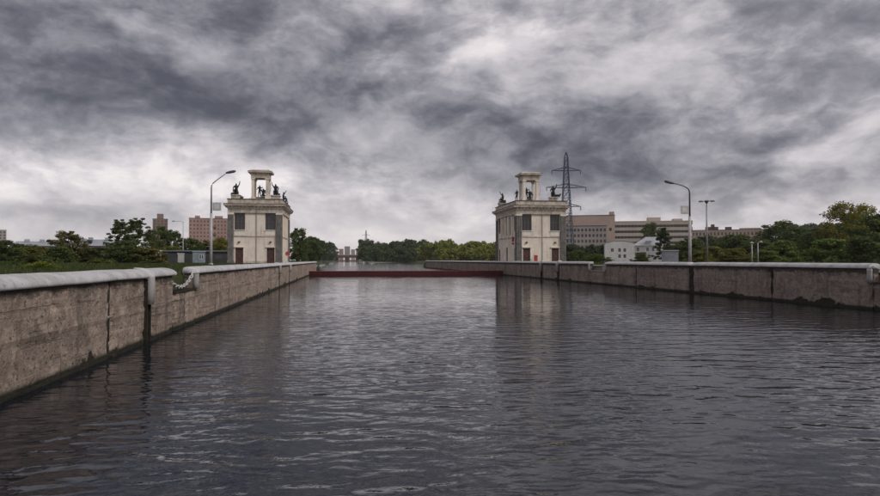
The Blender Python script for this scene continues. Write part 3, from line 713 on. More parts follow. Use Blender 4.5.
# ================================================================== lamps
def street_lamp(X, Y, sgn, label, zb, arm, rise):
    """tall lamp: pale thick lower pole, darker upper pole bending into a long arm"""
    armx, armz = ((.02, .10, .26, .62, 1.), (.16, .30, .44, .72, 1.)) if sgn > 0 else ((.04, .16, .40, .72, 1.), (.30, .52, .74, .90, 1.))
    t = thing('street_lamp', label, 'street lamp', (X, Y, GZ), group='tall curved street lamps on the quays')
    b = MB(); b.tube([(0, 0, 0), (0, 0, zb * .62)], [.15, .12], 12); b.build('pole', M['pole'], t, smooth=True)
    b = MB(); b.tube([(0, 0, 0), (0, 0, .28)], [.26, .17], 12); b.build('pole_base', M['pole'], t)
    pts = [(0, 0, zb * .62), (0, 0, zb * .92)] + [(sgn * arm * (armx)[k], 0, zb * .92 + rise * (armz)[k]) for k in range(5)]
    b = MB(); b.tube(pts, [.085, .07, .06, .055, .05, .045, .04], 10); b.build('upper_pole', M['darkmetal'] if sgn < 0 else M['metal'], t, smooth=True)
    ex, ez = pts[-1][0], pts[-1][2]; sl = rise * .1 / (arm * .28)
    b = MB(); b.tube([(ex - sgn * .1, 0, ez - .02), (ex + sgn * .25, 0, ez + .06), (ex + sgn * .7, 0, ez + .16), (ex + sgn * .85, 0, ez + .18)], [.07, .14, .13, .05], 10); b.build('lamp_head', M['darkmetal'], t, smooth=True)
    zs2 = zb * .70
    b = MB(); b.box(sgn * .12, sgn * .92, -.03, .03, zs2 - .4, zs2 + .4); s = b.build('sign_panel', M['pole'], t)
    b = MB(); b.box(sgn * .30, sgn * .74, -.045, -.032, zs2 - .22, zs2 + .22); b.build('sign_inset', M['white'], s)
    return t
X1 = atx(211, 66); zt_ = zat(183, X1, 66) - GZ
street_lamp(X1, 66, 1, 'tall street lamp with its arm reaching right, beside the left tower', zt_ + .2, 1.45, 1.5)
X2 = atx(690, 58); zt_ = zat(188, X2, 58) - GZ
street_lamp(X2, 58, -1, 'tall street lamp with its arm reaching left, on the right quay', zt_ + .2, 1.7, .85)
Xm = atx(707, 90); hm = zat(201, Xm, 90) - GZ
fm_ = thing('floodlight_mast', 'slim grey mast with a flat crown of floodlights behind the right wall', 'mast', (Xm, 90, GZ))
b = MB(); b.tube([(0, 0, 0), (0, 0, hm)], [.16, .09], 10); b.build('pole', M['metal'], fm_, smooth=True)
b = MB(); b.tube([(0, 0, hm - .35), (0, 0, hm + .05)], [.12, .35], 8); b.build('crown_hub', M['darkmetal'], fm_)
for k in range(6):
    a = 2 * math.pi * k / 6; r = MB(); c_, s_ = math.cos(a), math.sin(a)
    r.tube([(.2 * c_, .2 * s_, hm), (.75 * c_, .75 * s_, hm - .02)], .04, 6); r.frust(.95 * c_ - .24, .95 * c_ + .24, .95 * s_ - .24, .95 * s_ + .24, hm - .10, hm + .05, .1); r.build('floodlight', M['darkmetal'], fm_)
def small_lamp(px, Y, py, label, arm=0):
    X = atx(px, Y); h = zat(py, X, Y) - GZ
    t = thing('lamp_post', label, 'lamp post', (X, Y, GZ), group='short lamp posts')
    b = MB(); b.tube([(0, 0, 0), (0, 0, h)], [.09, .06], 8); b.build('pole', M['pole'], t, smooth=True)
    if arm:
        b = MB(); b.tube([(0, 0, h), (arm * .3, 0, h + .12), (arm, 0, h + .12)], .035, 6); b.build('arm', M['metal'], t)
    b = MB(); b.tube([(arm - .3, 0, h + .1), (arm, 0, h + .2), (arm + .3, 0, h + .12)], [.06, .14, .06], 8); b.build('lamp_head', M['pole'], t, smooth=True)
    b = MB(); b.tube([(0, 0, 0), (0, 0, .2)], .16, 8); b.build('base', M['pole'], t)
small_lamp(183, 120, 222, 'pale lamp post between the brick tower blocks, left of the left tower', -1.6)
small_lamp(752, 85, 244, 'short white lamp post among the trees, left one of the pair')
small_lamp(758, 92, 243, 'short white lamp post among the trees, right one of the pair', .5)

# ================================================================== pylons
def pylon(X, Y, H, label, rz=0., thick=.15):
    t = thing('electricity_pylon', label, 'pylon', (X, Y, GZ), rz)
    def hwid(z): k = z / H; return H * (.055 * (1 - k) ** 1.25 + .014) if k < .985 else .15
    lv = [H * v for v in (0, .10, .20, .29, .37, .44, .51, .58, .65, .71, .77, .83, .89, .95, 1.)]
    b = MB()
    for sx, sy in ((1, 1), (1, -1), (-1, -1), (-1, 1)):
        b.tube([(sx * hwid(z), sy * hwid(z), z) for z in lv], thick, 4)
    corners = [(1, 1), (1, -1), (-1, -1), (-1, 1)]
    for i in range(len(lv) - 1):
        a, c = hwid(lv[i]), hwid(lv[i + 1])
        for k in range(4):
            p, q = corners[k], corners[(k + 1) % 4]
            b.bar((p[0] * a, p[1] * a, lv[i]), (q[0] * c, q[1] * c, lv[i + 1]), thick * .6); b.bar((q[0] * a, q[1] * a, lv[i]), (p[0] * c, p[1] * c, lv[i + 1]), thick * .6)
            b.bar((p[0] * c, p[1] * c, lv[i + 1]), (q[0] * c, q[1] * c, lv[i + 1]), thick * .5)
    b.build('lattice_tower', M['pylon'], t)
    for zf, hl in ((.83, .135), (.675, .185), (.50, .135)):
        z = H * zf; L = H * hl; c = MB(); w0 = hwid(z)
        for s in (-1, 1):
            for y in (-w0, w0):
                c.bar((0, y, z), (s * L, 0, z + .1), thick * .7); c.bar((0, y, z + H * .035), (s * L, 0, z + .1), thick * .6)
            for k in range(1, 5):
                u = k / 5; c.bar((s * L * u, w0 * (1 - u), z), (s * L * u, -w0 * (1 - u), z), thick * .4); c.bar((s * L * u, w0 * (1 - u), z), (s * L * (u - .2), 0, z + H * .035 * (1.2 - u)), thick * .4)
        arm = c.build('crossarm', M['pylon'], t)
        for s in (-1, 1):
            i_ = MB(); i_.tube([(s * L * .97, 0, z), (s * L * .97, 0, z - H * .032)], thick * 1.1, 6); i_.build('insulator', M['pylon'], arm)
    return t
Xp = atx(566.5, 260); pylon(Xp, 260, zat(152, Xp, 260) - GZ, 'tall blue-grey lattice power pylon rising behind the right tower', -.15)
Xp = atx(366, 1500); pylon(Xp, 1500, zat(230, Xp, 1500) - GZ, 'tiny faint power pylon on the skyline over the far water', .3, .22)

# ================================================================== buildings
def block(name, label, cat, px0, px1, py_top, Y, depth, wallm, rows, cols, wz=.55, wx=.5, rz=None, base=0., roofm='roof', y_bot=None, group=None, parapet=.6):
    """slab building with real window openings, glazing behind them, flat roof with parapet"""
    X0, X1 = atx(px0, Y), atx(px1, Y); X = (X0 + X1) / 2
    if rz is None: rz = -math.atan2(X, Y)
    W_ = (px1 - px0) / scale_at(X, Y); H = zat(py_top, X, Y) - GZ
    t = thing(name, label, cat, (X, Y, GZ), rz, group)
    def grid(wd, nc):
        if not nc: return []
        out = []; fh = (H - base - .8) / rows; cw = wd / nc
        for r in range(rows):
            for c in range(nc):
                x = -wd / 2 + cw * (c + .5); z = base + fh * (r + .3)
                out.append((x - cw * wx / 2, x + cw * wx / 2, z, z + fh * wz))
        return out
    b = MB(); facade(b, W_, 0, H, .4, grid(W_, cols))
    q = MB(); facade(q, W_, 0, H, .4, []); xform(q, (0, depth, 0), math.pi); b.add(q.v, q.f)
    nside = max(1, int(cols * depth / W_)) if cols else 0
    for s in (-1, 1):
        q = MB(); facade(q, depth - .8, 0, H, .4, grid(depth - .8, nside)); xform(q, (s * W_ / 2, depth / 2, 0), s * math.pi / 2); b.add(q.v, q.f)
    b.build('wall', M[wallm], t)
    b = MB(); b.box(-W_ / 2 + .3, W_ / 2 - .3, .3, depth - .3, .2, H - .3); b.build('glazing', M['farwin'], t, kind='stuff')
    b = MB(); b.box(-W_ / 2 - .15, W_ / 2 + .15, -.15, depth + .15, H, H + .25); rf = b.build('roof', M[roofm], t)
    return t, W_, H, rf
# left, far
t, W_, H, rf = block('tower_block', 'slim brown brick tower block with a rooftop turret, left of the pink block', 'building', 153, 167, 219, 520, 11, 'brick_brown', 14, 4, wx=.42)
b = MB(); b.box(-W_ * .22, W_ * .22, 3, 8, H + .25, H + 4.2); b.build('turret', M['brick_brown'], rf)
t, W_, H, rf = block('apartment_block', 'wide pink brick apartment block behind the street lamp', 'building', 190, 229, 218.5, 430, 14, 'brick_pink', 11, 12, wx=.36, wz=.45)
b = MB(); b.box(-W_ * .36, -W_ * .24, 3, 8, H + .25, H + 1.9); b.box(W_ * .12, W_ * .32, 3, 9, H + .25, H + 1.9); b.build('lift_housing', M['brick_pink'], rf)
for k in range(4):
    b = MB(); zk = H * (.28 + .17 * k); b.box(W_ * .07, W_ * .16, -.9, -.01, zk, zk + 1.0); b.build('balcony', M['brick_brown'], t)
block('tower_block', 'grey slab block cut off by the left picture edge', 'building', -12, 4.5, 230, 600, 14, 'pinkgrey', 10, 5)
def low_hall(px0, px1, py_e, py_r, Y, label, rm, wm='brown'):
    X0, X1 = atx(px0, Y), atx(px1, Y); X = (X0 + X1) / 2; W_ = (px1 - px0) / scale_at(X, Y); H = zat(py_e, X, Y) - GZ; HR = zat(py_r, X, Y) - GZ
    t = thing('industrial_hall', label, 'building', (X, Y, GZ), -math.atan2(X, Y)); D = 16
    b = MB(); ops = []; nc = max(3, int(W_ / 4))
    for c in range(nc): x = -W_ / 2 + W_ * (c + .5) / nc; ops.append((x - 1, x + 1, H * .45, H * .75))
    facade(b, W_, 0, H, .4, ops); b.box(-W_ / 2, -W_ / 2 + .4, .4, D, 0, H); b.box(W_ / 2 - .4, W_ / 2, .4, D, 0, H); b.box(-W_ / 2 + .4, W_ / 2 - .4, D - .4, D, 0, H); b.build('wall', M[wm], t)
    b = MB(); b.box(-W_ / 2 + .45, W_ / 2 - .45, .5, D - .5, .1, H - .2); b.build('glazing', M['winblack'], t, kind='stuff')
    b = MB(); b.add([(-W_ / 2 - .3, -.4, H), (W_ / 2 + .3, -.4, H), (W_ / 2 + .3, D / 2, HR), (-W_ / 2 - .3, D / 2, HR), (-W_ / 2 - .3, D + .4, H), (W_ / 2 + .3, D + .4, H)], [(0, 1, 2, 3), (3, 2, 5, 4), (0, 3, 4), (1, 5, 2), (0, 4, 5, 1)]); r_ = b.build('roof', M[rm], t)
    b = MB()
    for k in range(3): x = W_ * (-.3 + .3 * k); b.box(x - .8, x + .8, D * .40, D * .60, HR - .25, HR + .7)
    b.build('roof_vents', M[rm], r_)
low_hall(20, 64, 246, 241, 240, 'low industrial hall with pale sheet roof, left of the round tree', 'blueroof')
low_hall(82, 132, 246, 239, 250, 'low industrial hall with blue-grey roof, between the round tree and the tall poplars', 'blueroof')
# the long dark shed and the small cabins on the left bank
Xs0, Xs1 = atx(163, 118), atx(228, 118)
sh = thing('shed', 'long low dark grey shed behind the grass, left of the left tower', 'shed', ((Xs0 + Xs1) / 2, 118, GZ), .05); ws = (Xs1 - Xs0); hs = zat(251.5, -20, 118) - GZ
b = MB(); facade(b, ws, 0, hs, .2, [(-ws * .3, -ws * .2, .8, hs - .5), (ws * .3, ws * .42, .8, hs - .5)]); b.box(-ws / 2, -ws / 2 + .2, .2, 5, 0, hs); b.box(ws / 2 - .2, ws / 2, .2, 5, 0, hs); b.box(-ws / 2 + .2, ws / 2 - .2, 4.8, 5, 0, hs); b.build('wall', M['shed'], sh)
window('window', sh, (-ws * .25, 0, .8), 0, ws * .1, hs - 1.3, 3, 1, M['frame'], M['glass'], .1); window('window', sh, (ws * .36, 0, .8), 0, ws * .12, hs - 1.3, 3, 1, M['frame'], M['glass'], .1)
b = MB(); b.box(-ws / 2 - .2, ws / 2 + .2, -.3, 5.3, hs, hs + .18); b.build('roof', M['cabin'], sh)
def cabin(px0, px1, py, Y, mt, label, win=True, name='cabin', d=2.2):
    X0, X1 = atx(px0, Y), atx(px1, Y); X = (X0 + X1) / 2; W_ = (px1 - px0) / scale_at(X, Y); H = zat(py, X, Y) - GZ
    t = thing(name, label, 'cabin', (X, Y, GZ), -math.atan2(X, Y))
    ops = [(W_ * .02, W_ * .34, H * .42, H * .80)] if win else []
    b = MB(); facade(b, W_, 0, H, .1, ops); b.box(-W_ / 2, -W_ / 2 + .1, .1, d, 0, H); b.box(W_ / 2 - .1, W_ / 2, .1, d, 0, H); b.box(-W_ / 2 + .1, W_ / 2 - .1, d - .1, d, 0, H); b.build('wall', M[mt], t)
    if win: window('window', t, (W_ * .18, 0, H * .42), 0, W_ * .32, H * .38, 2, 1, M['white'], M['glass'], .05, .05)
    b = MB(); b.frust(-W_ / 2 - .1, W_ / 2 + .1, -.1, d + .1, H, H + .12, .05); b.build('roof', M[mt], t)
    b = MB(); b.box(-W_ * .36, -W_ * .10, -.03, -.004, .05, H * .82); dd = b.build('door', M[mt], t)
    b = MB(); b.box(-W_ * .14, -W_ * .12, -.06, -.031, H * .4, H * .46); b.build('handle', M['darkmetal'], dd)
    return t
cabin(193, 205, 252, 96, 'cabin', 'small blue-grey cabin with a window by the left lamp base')
cabin(155, 161, 251, 108, 'housewhite', 'narrow white kiosk under the poplars on the left bank')
cabin(178, 184, 254, 112, 'housewhite', 'low white hut in front of the dark shed', False)
cabin(662, 678, 251, 80, 'greybox', 'plain grey steel cabin behind the right wall, left of the lamp', False, d=2.6)
# right, far
t, W_, H, rf = block('office_block', 'grey panelled office block behind the pylon with many white windows', 'building', 566, 606, 226, 330, 16, 'pinkgrey', 6, 11, wx=.55, wz=.5)
Xn = t.location
b = MB(); b.box(-W_ * .52, W_ * .52, -.6, .0 - .01, .0, H * .28); b.build('ground_storey', M['brown'], t)
t, W_, H, rf = block('peach_block', 'peach coloured block with a blank upper wall above the grey office block', 'building', 562, 614, 215.5, 365, 18, 'peach', 2, 6, wx=.3, wz=.15, base=2)
b = MB(); b.box(W_ * .40, W_ * .49, 2, 8, H + .25, H + 2.2); b.build('lift_housing', M['peach'], rf)
# banded block
Yb = 400; Xb0, Xb1 = atx(603, Yb), atx(690, Yb); Xb = (Xb0 + Xb1) / 2; Wb = 87 / scale_at(Xb, Yb); Hb = zat(221.5, Xb, Yb) - GZ
bb = thing('banded_office_block', 'long office block with beige bands and dark strip windows behind the white house', 'building', (Xb, Yb, GZ), -math.atan2(Xb, Yb) + .12)
b = MB(); b.box(-Wb / 2 + .5, Wb / 2 - .5, .5, 15.5, 0, Hb - .5); b.build('strip_glazing', M['winblack'], bb)
nb = 7
for k in range(nb):
    z0 = Hb * k / nb; b = MB(); b.box(-Wb / 2, Wb / 2, 0, 16, z0 + Hb / nb * .42, z0 + Hb / nb * .98); b.build('spandrel_band', M['beige'], bb)
for k in range(26):
    x = -Wb / 2 + .6 + (Wb - 1.2) * k / 25; b = MB(); b.box(x - .12, x + .12, .2, .49, 0, Hb - .1); b.build('mullion', M['brown'], bb)
b = MB(); b.box(-Wb / 2 - .1, Wb / 2 + .1, -.1, 16.1, Hb * .998, Hb + .4); rf = b.build('roof', M['beige'], bb)
for k, (u0, u1, h) in enumerate(((.02, .16, 2.4), (.30, .40, 1.4))):
    b = MB(); b.box(Wb * u0, Wb * u1, 3, 10, Hb + .41, Hb + h + .4); b.build('rooftop_plant', M['beige'], rf)
# long pink block further right
t, W_, H, rf = block('long_pink_block', 'long pink-brown block with cluttered roof above the right trees', 'building', 676, 764, 230, 430, 15, 'peach', 5, 26, wx=.45, wz=.5)
for u0, u1, h in ((-.16, -.02, 2.2), (-.1, -.06, 4.0), (.05, .12, 2.0), (.2, .42, 1.0), (-.35, -.3, 1.5)):
    b = MB(); b.box(W_ * u0, W_ * u1, 3, 9, H + .26, H + .26 + h); b.build('rooftop_plant', M['brown'] if h > 1.6 else M['peach'], rf)
# white house
Yh = 190; Xh0, Xh1 = atx(605.5, Yh), atx(634, Yh); Xh = (Xh0 + Xh1) / 2; Wh = 28.5 / scale_at(Xh, Yh); Hh = zat(243.5, Xh, Yh) - GZ
wh = thing('white_house', 'white two-storey house with a low curved gable and small dark windows', 'house', (Xh, Yh, GZ), -math.atan2(Xh, Yh) + .05)
px = lambda p: (p - 619.75) / scale_at(Xh, Yh)
wl = [(px(612.5), zat(252, Xh, Yh) - GZ), (px(619.5), zat(252, Xh, Yh) - GZ), (px(624.5), zat(252, Xh, Yh) - GZ), (px(619.5), zat(258, Xh, Yh) - GZ), (px(624.5), zat(258, Xh, Yh) - GZ)]
wwid, whei = .85, 1.15
b = MB(); facade(b, Wh, 0, Hh, .3, [(x - wwid / 2, x + wwid / 2, z, z + whei) for x, z in wl]); D = 11
b.box(-Wh / 2, -Wh / 2 + .3, .3, D, 0, Hh); b.box(Wh / 2 - .3, Wh / 2, .3, D, 0, Hh); b.box(-Wh / 2 + .3, Wh / 2 - .3, D - .3, D, 0, Hh)
gp = [(-Wh / 2, Hh), (-Wh * .40, Hh + .35), (-Wh * .15, Hh + .75), (Wh * .15, Hh + .75), (Wh * .40, Hh + .35), (Wh / 2, Hh)]
b.add([(x, 0, z) for x, z in gp] + [(x, .3, z) for x, z in gp], [tuple(range(6)), tuple(range(6, 12))] + [(i, (i + 1) % 6, 6 + (i + 1) % 6, 6 + i) for i in range(6)])
b.build('wall', M['housewhite'], wh)
for x, z in wl: window('window', wh, (x, 0, z), 0, wwid, whei, 2, 1, M['white'], M['winblack'], .12)
b = MB(); rp = [(x * 1.03, z + .06) for x, z in gp]
b.add([(x, -.1, z) for x, z in rp] + [(x, D, z) for x, z in rp] + [(x, -.1, z + .15) for x, z in rp] + [(x, D, z + .15) for x, z in rp],
      [(i, i + 1, 7 + i, 6 + i) for i in range(5)] + [(12 + i, 13 + i, 19 + i, 18 + i) for i in range(5)] + [(i, i + 1, 13 + i, 12 + i) for i in range(5)] + [(6 + i, 7 + i, 19 + i, 18 + i) for i in range(5)] + [(0, 6, 18, 12), (5, 11, 23, 17)])
b.build('roof', M['tinroof'], wh)
# second house
Y2 = 205; Xg0, Xg1 = atx(634, Y2), atx(661, Y2); Xg = (Xg0 + Xg1) / 2; Wg = 27 / scale_at(Xg, Y2); Hg = zat(245.5, Xg, Y2) - GZ; Hr = zat(236.5, Xg, Y2) - GZ
h2 = thing('villa', 'pale villa with a light grey hipped roof beside the dark conifer', 'house', (Xg, Y2, GZ), -math.atan2(Xg, Y2) - .1)
wl = [(-Wg * .34, 3.5), (.0, 3.5), (Wg * .2, 3.5), (Wg * .36, 3.5)]
b = MB(); facade(b, Wg, 0, Hg, .3, [(x - .4, x + .4, z, z + 1.3) for x, z in wl]); b.box(-Wg / 2, -Wg / 2 + .3, .3, 9, 0, Hg); b.box(Wg / 2 - .3, Wg / 2, .3, 9, 0, Hg); b.box(-Wg / 2 + .3, Wg / 2 - .3, 8.7, 9, 0, Hg); b.build('wall', M['housewhite'], h2)
for x, z in wl: window('window', h2, (x, 0, z), 0, .8, 1.3, 2, 2, M['white'], M['winblack'], .12)
b = MB(); b.add([(-Wg / 2 - .4, -.4, Hg), (Wg / 2 + .4, -.4, Hg), (Wg / 2 + .4, 9.4, Hg), (-Wg / 2 - .4, 9.4, Hg), (-Wg * .12, 4.5, Hr), (Wg * .28, 4.5, Hr)], [(0, 1, 5, 4), (1, 2, 5), (2, 3, 4, 5), (3, 0, 4), (0, 3, 2, 1)]); r_ = b.build('roof', M['tinroof'], h2)
b = MB(); b.box(-Wg * .05, Wg * .12, -.05, 2.4, Hg + .2, Hg + 1.5); b.frust(-Wg * .08, Wg * .15, -.2, 2.5, Hg + 1.5, Hg + 2.0, .5); b.build('dormer', M['tinroof'], r_)
b = MB(); b.box(-Wg * .20, -Wg * .05, -.8, -.01, 0, 3.2); b.build('porch', M['brown'], h2)

# ================================================================== far bridge and skyline
br = thing('bridge', 'low dark red bridge far off at the end of the water', 'bridge', (0, 900, 0))
xb0, xb1 = atx(322, 900), atx(372, 900)
b = MB(); b.box(xb0, xb1, -6, 6, 5.4, 8.6); b.build('deck', M['bridge'], br)
b = MB(); b.box(xb0, xb1, -6.3, -6.05, 8.6, 9.8); b.build('railing', M['metal'], br)
pier = MB(); pier.box(-2.2, 2.2, -5, 5, -1, 5.38); p0 = None
for k in range(5):
    x = xb0 + (xb1 - xb0) * (k + .5) / 5
    if p0 is None: p0 = pier.build('pier', M['bridge'], br); o = p0
    else: o = link_copy(p0, br)
    o.location = (x, 0, 0)
for k, (a, c, top, mt) in enumerate(((333, 338, 251, 'pinkgrey'), (339, 343.5, 249, 'brick_pink'), (344.5, 350, 246.5, 'pinkgrey'), (351, 355, 249.5, 'beige'), (356, 363, 248.5, 'pinkgrey'))):
    block('distant_block', ['pale city block at the left end of the skyline over the far bridge', 'pinkish city block, second from the left over the far bridge', 'tallest pale city block in the middle over the far bridge', 'narrow beige city block, second from the right over the far bridge', 'pale city block at the right end of the skyline over the far bridge'][k], 'building', a, c, top, 1350 + 30 * k, 14, mt, 9, 4, group='city blocks over the far bridge')

# ================================================================== trees
def quads_mesh(name, C, U, V, m):
    """C centres, U/V half axes -> one quad each"""
    n = len(C); v = np.stack([C - U, C - V * .9, C + U, C + V], 1).reshape(-1, 3)
    me = bpy.data.meshes.new(name); me.vertices.add(4 * n); me.vertices.foreach_set('co', v.astype(np.float32).ravel())
    me.loops.add(4 * n); me.loops.foreach_set('vertex_index', np.arange(4 * n, dtype=np.int32))
    me.polygons.add(n); me.polygons.foreach_set('loop_start', np.arange(0, 4 * n, 4, dtype=np.int32)); me.polygons.foreach_set('loop_total', np.full(n, 4, np.int32))
    me.update(calc_edges=True); me.materials.append(m); return me
def leaf_cloud(rng, centres, radii, per, size):
    K = len(centres); n = K * per
    d = rng.normal(size=(n, 3)); d /= np.linalg.norm(d, axis=1)[:, None]
    r = rng.random(n) ** .45
    C = np.repeat(centres, per, 0) + d * (r * np.repeat(radii, per))[:, None] * np.array([1, 1, .8])
    nn = d * .6 + rng.normal(size=(n, 3)) * .6 + np.array([0, 0, .5]); nn /= np.linalg.norm(nn, axis=1)[:, None]
    U = np.cross(nn, rng.normal(size=(n, 3))); U /= np.linalg.norm(U, axis=1)[:, None]; V = np.cross(nn, U)
    s = size * (.6 + .8 * rng.random(n))[:, None]
    return C, U * s, V * s * .6
def crown(seed, H, Rr, z0, K, per, size, kind):
    rng = np.random.default_rng(seed); cs = []; rs = []
    while len(cs) < K:
        u = rng.random(); z = z0 + (H - z0) * u
        if kind == 'round': prof = math.sqrt(max(0, 1 - (2 * u - .85) ** 2 / 1.35))
        elif kind == 'cone': prof = (1 - u) ** .75 * 1.05 + .06
        elif kind == 'poplar': prof = .55 + .45 * math.sin(math.pi * min(1, u * 1.05)) - .35 * max(0, u - .75)
        else: prof = math.sqrt(max(0, 1 - u * u)) 
        a = rng.random() * 2 * math.pi; lob = 1 + .28 * math.sin(a * 3 + seed + u * 5) + .16 * math.sin(a * 5 + u * 9)
        r = Rr * prof * lob * (rng.random() ** .42)
        cs.append((r * math.cos(a), r * math.sin(a), z)); rs.append(Rr * (.16 + .20 * rng.random()) * (.9 if kind == 'poplar' else .65 if kind == 'cone' else 1))
    return leaf_cloud(rng, np.array(cs), np.array(rs), per, size), cs
def trunk(seed, H, Rr, z0, cs, r0):
    rn = random.Random(seed); b = MB()
    pts = [(rn.uniform(-.1, .1) * k, rn.uniform(-.1, .1) * k, H * .85 * k / 5) for k in range(6)]
    b.tube(pts, [r0 * (1 - .16 * k) for k in range(6)], 8)
    for c in rn.sample(cs, min(len(cs), 14)):
        if c[2] < z0 * .9: continue
        zb = max(z0 * .6, c[2] - rn.uniform(.6, 1.8)); k = zb / (H * .85) * 5; i = min(4, int(k)); f = k - i
        p = Vector(pts[i]).lerp(Vector(pts[min(5, i + 1)]), min(1, f)); e = Vector(c)
        b.tube([p, p.lerp(e, .5) + Vector((0, 0, -.12)), e], [r0 * .38, r0 * .25, r0 * .08], 5)
    return b
PROTO = {}
def proto(key, seed, H, Rr, z0, K, per, size, kind, r0):
    (C, U, V), cs = crown(seed, H, Rr, z0, K, per, size, kind)
    cm = quads_mesh('crown', C, U, V, M['leaf']); tm = trunk(seed, H, Rr, z0, cs, r0).mesh('trunk'); tm.materials.append(M['bark'])
    PROTO[key] = (cm, tm, H, Rr)
proto('round_a', 1, 8, 3.0, 1.0, 80, 110, .17, 'round', .2)
proto('round_b', 2, 8, 3.3, .8, 90, 110, .17, 'round', .22)
proto('round_c', 3, 8, 2.7, 1.2, 70, 110, .16, 'round', .18)
proto('airy', 4, 8, 3.2, 1.6, 90, 55, .14, 'round', .18)
proto('poplar', 5, 9, 1.6, .8, 120, 60, .14, 'poplar', .16)
proto('cone', 6, 9, 2.2, .5, 90, 90, .14, 'cone', .2)
proto('low_a', 11, 4.6, 2.7, .3, 95, 100, .15, 'dome', .14)
proto('low_b', 12, 4.8, 2.5, .4, 90, 100, .15, 'dome', .14)
proto('bush', 7, 2.2, 2.0, .1, 50, 90, .10, 'dome', .06)
proto('bush_b', 8, 2.4, 1.9, .1, 46, 90, .11, 'dome', .06)
rn = random.Random(5)
def tree(key, px, py_top, Y, wpx, label, tint=(1, 1, 1), cat='tree', name='tree', group=None):
    X = atx(px, Y); cm, tm, H, Rr = PROTO[key]; s = scale_at(X, Y)
    h = zat(py_top, X, Y) - GZ; sz = h / (H + Rr * .15); sx = wpx / s / (2.1 * Rr)
    t = thing(name, label, cat, (X, Y, GZ), rn.uniform(0, 6.28), group); t.scale = (sx, sx, sz)
    for nm, me in (('trunk' if cat == 'tree' else 'stem', tm), ('crown' if cat == 'tree' else 'foliage', cm)):
        o = bpy.data.objects.new(nm, me); col.objects.link(o); o.parent = t
        o.color = (*tint, 1)
    return t
OL = (1.7, 1.4, .9); YE = (2.2, 1.75, .85); DK = (1.0, 1.08, .95); BR = (1.6, 1.15, .85); LT = (1.5, 1.45, 1.0)
GL, GRt = 'trees on the left bank', 'trees on the right bank'
for a in (('round_b', 6, 240, 105, 44, 'dark green tree at the left picture edge', DK),
          ('low_b', 36, 246, 112, 42, 'low dark tree, second from the left edge', OL),
          ('round_a', 70, 230.5, 108, 34, 'rounded brownish tree standing above its neighbours on the left bank', (1.35, 1.0, .85)),
          ('low_a', 58, 246, 104, 36, 'low dark tree beneath the rounded brownish tree', DK),
          ('low_b', 95, 247, 112, 40, 'low dark tree before the blue-grey roofed hall', DK),
          ('poplar', 119, 219, 110, 24, 'tall dark poplar, left one of the tall pair', DK),
          ('poplar', 136, 217.5, 112, 27, 'tall dark poplar, right one of the tall pair', DK),
          ('low_a', 126, 240, 104, 44, 'bushy dark tree at the foot of the tall poplars', DK),
          ('airy', 151, 229, 125, 20, 'thin feathery tree right of the tall poplars', (.9, .9, .8)),
          ('round_a', 163, 225.5, 150, 24, 'dark tree in front of the slim brown tower block', DK),
          ('round_c', 175, 231, 150, 20, 'dark tree right of the slim brown tower block', DK),
          ('low_b', 145, 248, 104, 40, 'reddish brown shrubby tree under the feathery tree', BR),
          ('round_c', 190, 238, 160, 26, 'dark green tree behind the dark shed, left of the lamp', DK),
          ('round_a', 206, 240, 165, 30, 'dark green tree behind the dark shed at the lamp pole', DK),
          ('round_b', 222, 237, 160, 24, 'yellowing tree between the lamp and the left tower', YE),
          ('low_a', 172, 246, 140, 40, 'olive tree spreading above the dark shed roof', OL)):
    tree(*a[:6], a[6], group=GL)
tree('bush', 42, 261.5, 44, 34, 'low yellow-green bush in the grass behind the left wall', (2.0, 1.8, .7), 'shrub', 'bush')
tree('bush_b', 100, 259, 70, 30, 'small olive bush at the far edge of the grass below the poplars', (1.5, 1.3, .8), 'shrub', 'bush')
tree('bush', 8, 261, 62, 40, 'dark low bush at the left picture edge behind the grass', (.9, 1, .8), 'shrub', 'bush')
for a in (('cone', 664, 227, 150, 25, 'dense dark conifer right of the villa', (.55, .68, .65)),
          ('round_b', 651, 222, 240, 24, 'round dark tree rising behind the villa roof', DK),
          ('round_a', 688, 238, 130, 34, 'dark green tree behind the grey cabin and lamp', DK),
          ('low_a', 712, 246, 118, 34, 'low olive tree at the floodlight mast', OL),
          ('round_a', 733, 234, 140, 36, 'green tree right of the floodlight mast', DK),
          ('low_b', 735, 248, 100, 40, 'low brownish tree in front, left of the short lamp posts', (1.7, 1.3, .9)),
          ('round_c', 758, 240, 135, 34, 'dark green tree behind the short lamp posts', DK),
          ('round_a', 779, 220.5, 170, 42, 'tall dark tree right of the long pink block', DK),
          ('round_b', 797, 226, 150, 40, 'dark tree in the middle of the right tree group', DK),
          ('low_a', 783, 240, 105, 46, 'leafy green tree in front of the tall dark trees', (1.35, 1.5, 1.1)),
          ('round_a', 816, 228, 125, 42, 'dark green tree left of the brown-topped tree', (1.1, 1.15, 1.0)),
          ('low_b', 828, 238, 92, 50, 'broad bright green tree low in the right group', (1.5, 1.7, 1.2)),
          ('airy', 845, 201, 120, 44, 'tall thin-leaved tree with brownish top on the right', (2.1, 1.5, .9)),
          ('round_b', 851, 212, 124, 50, 'dark lower half of the tall tree group on the right', DK),
          ('airy', 866, 203, 112, 30, 'yellowing thin tree top near the right edge', YE),
          ('round_a', 878, 213, 98, 44, 'big dark tree cut by the right picture edge', DK),
          ('low_a', 862, 236, 82, 50, 'low dark tree at the right end of the wall', (.85, .9, .85)),
          ('low_b', 766, 250, 95, 34, 'small green tree right of the short lamp posts', (1.5, 1.6, 1.0)),
          ('low_a', 700, 251, 92, 28, 'small olive tree between lamp and mast', OL),
          ('low_b', 641, 252, 150, 18, 'dark shrubby tree in front of the villa porch', DK)):
    tree(*a[:6], a[6], group=GRt)
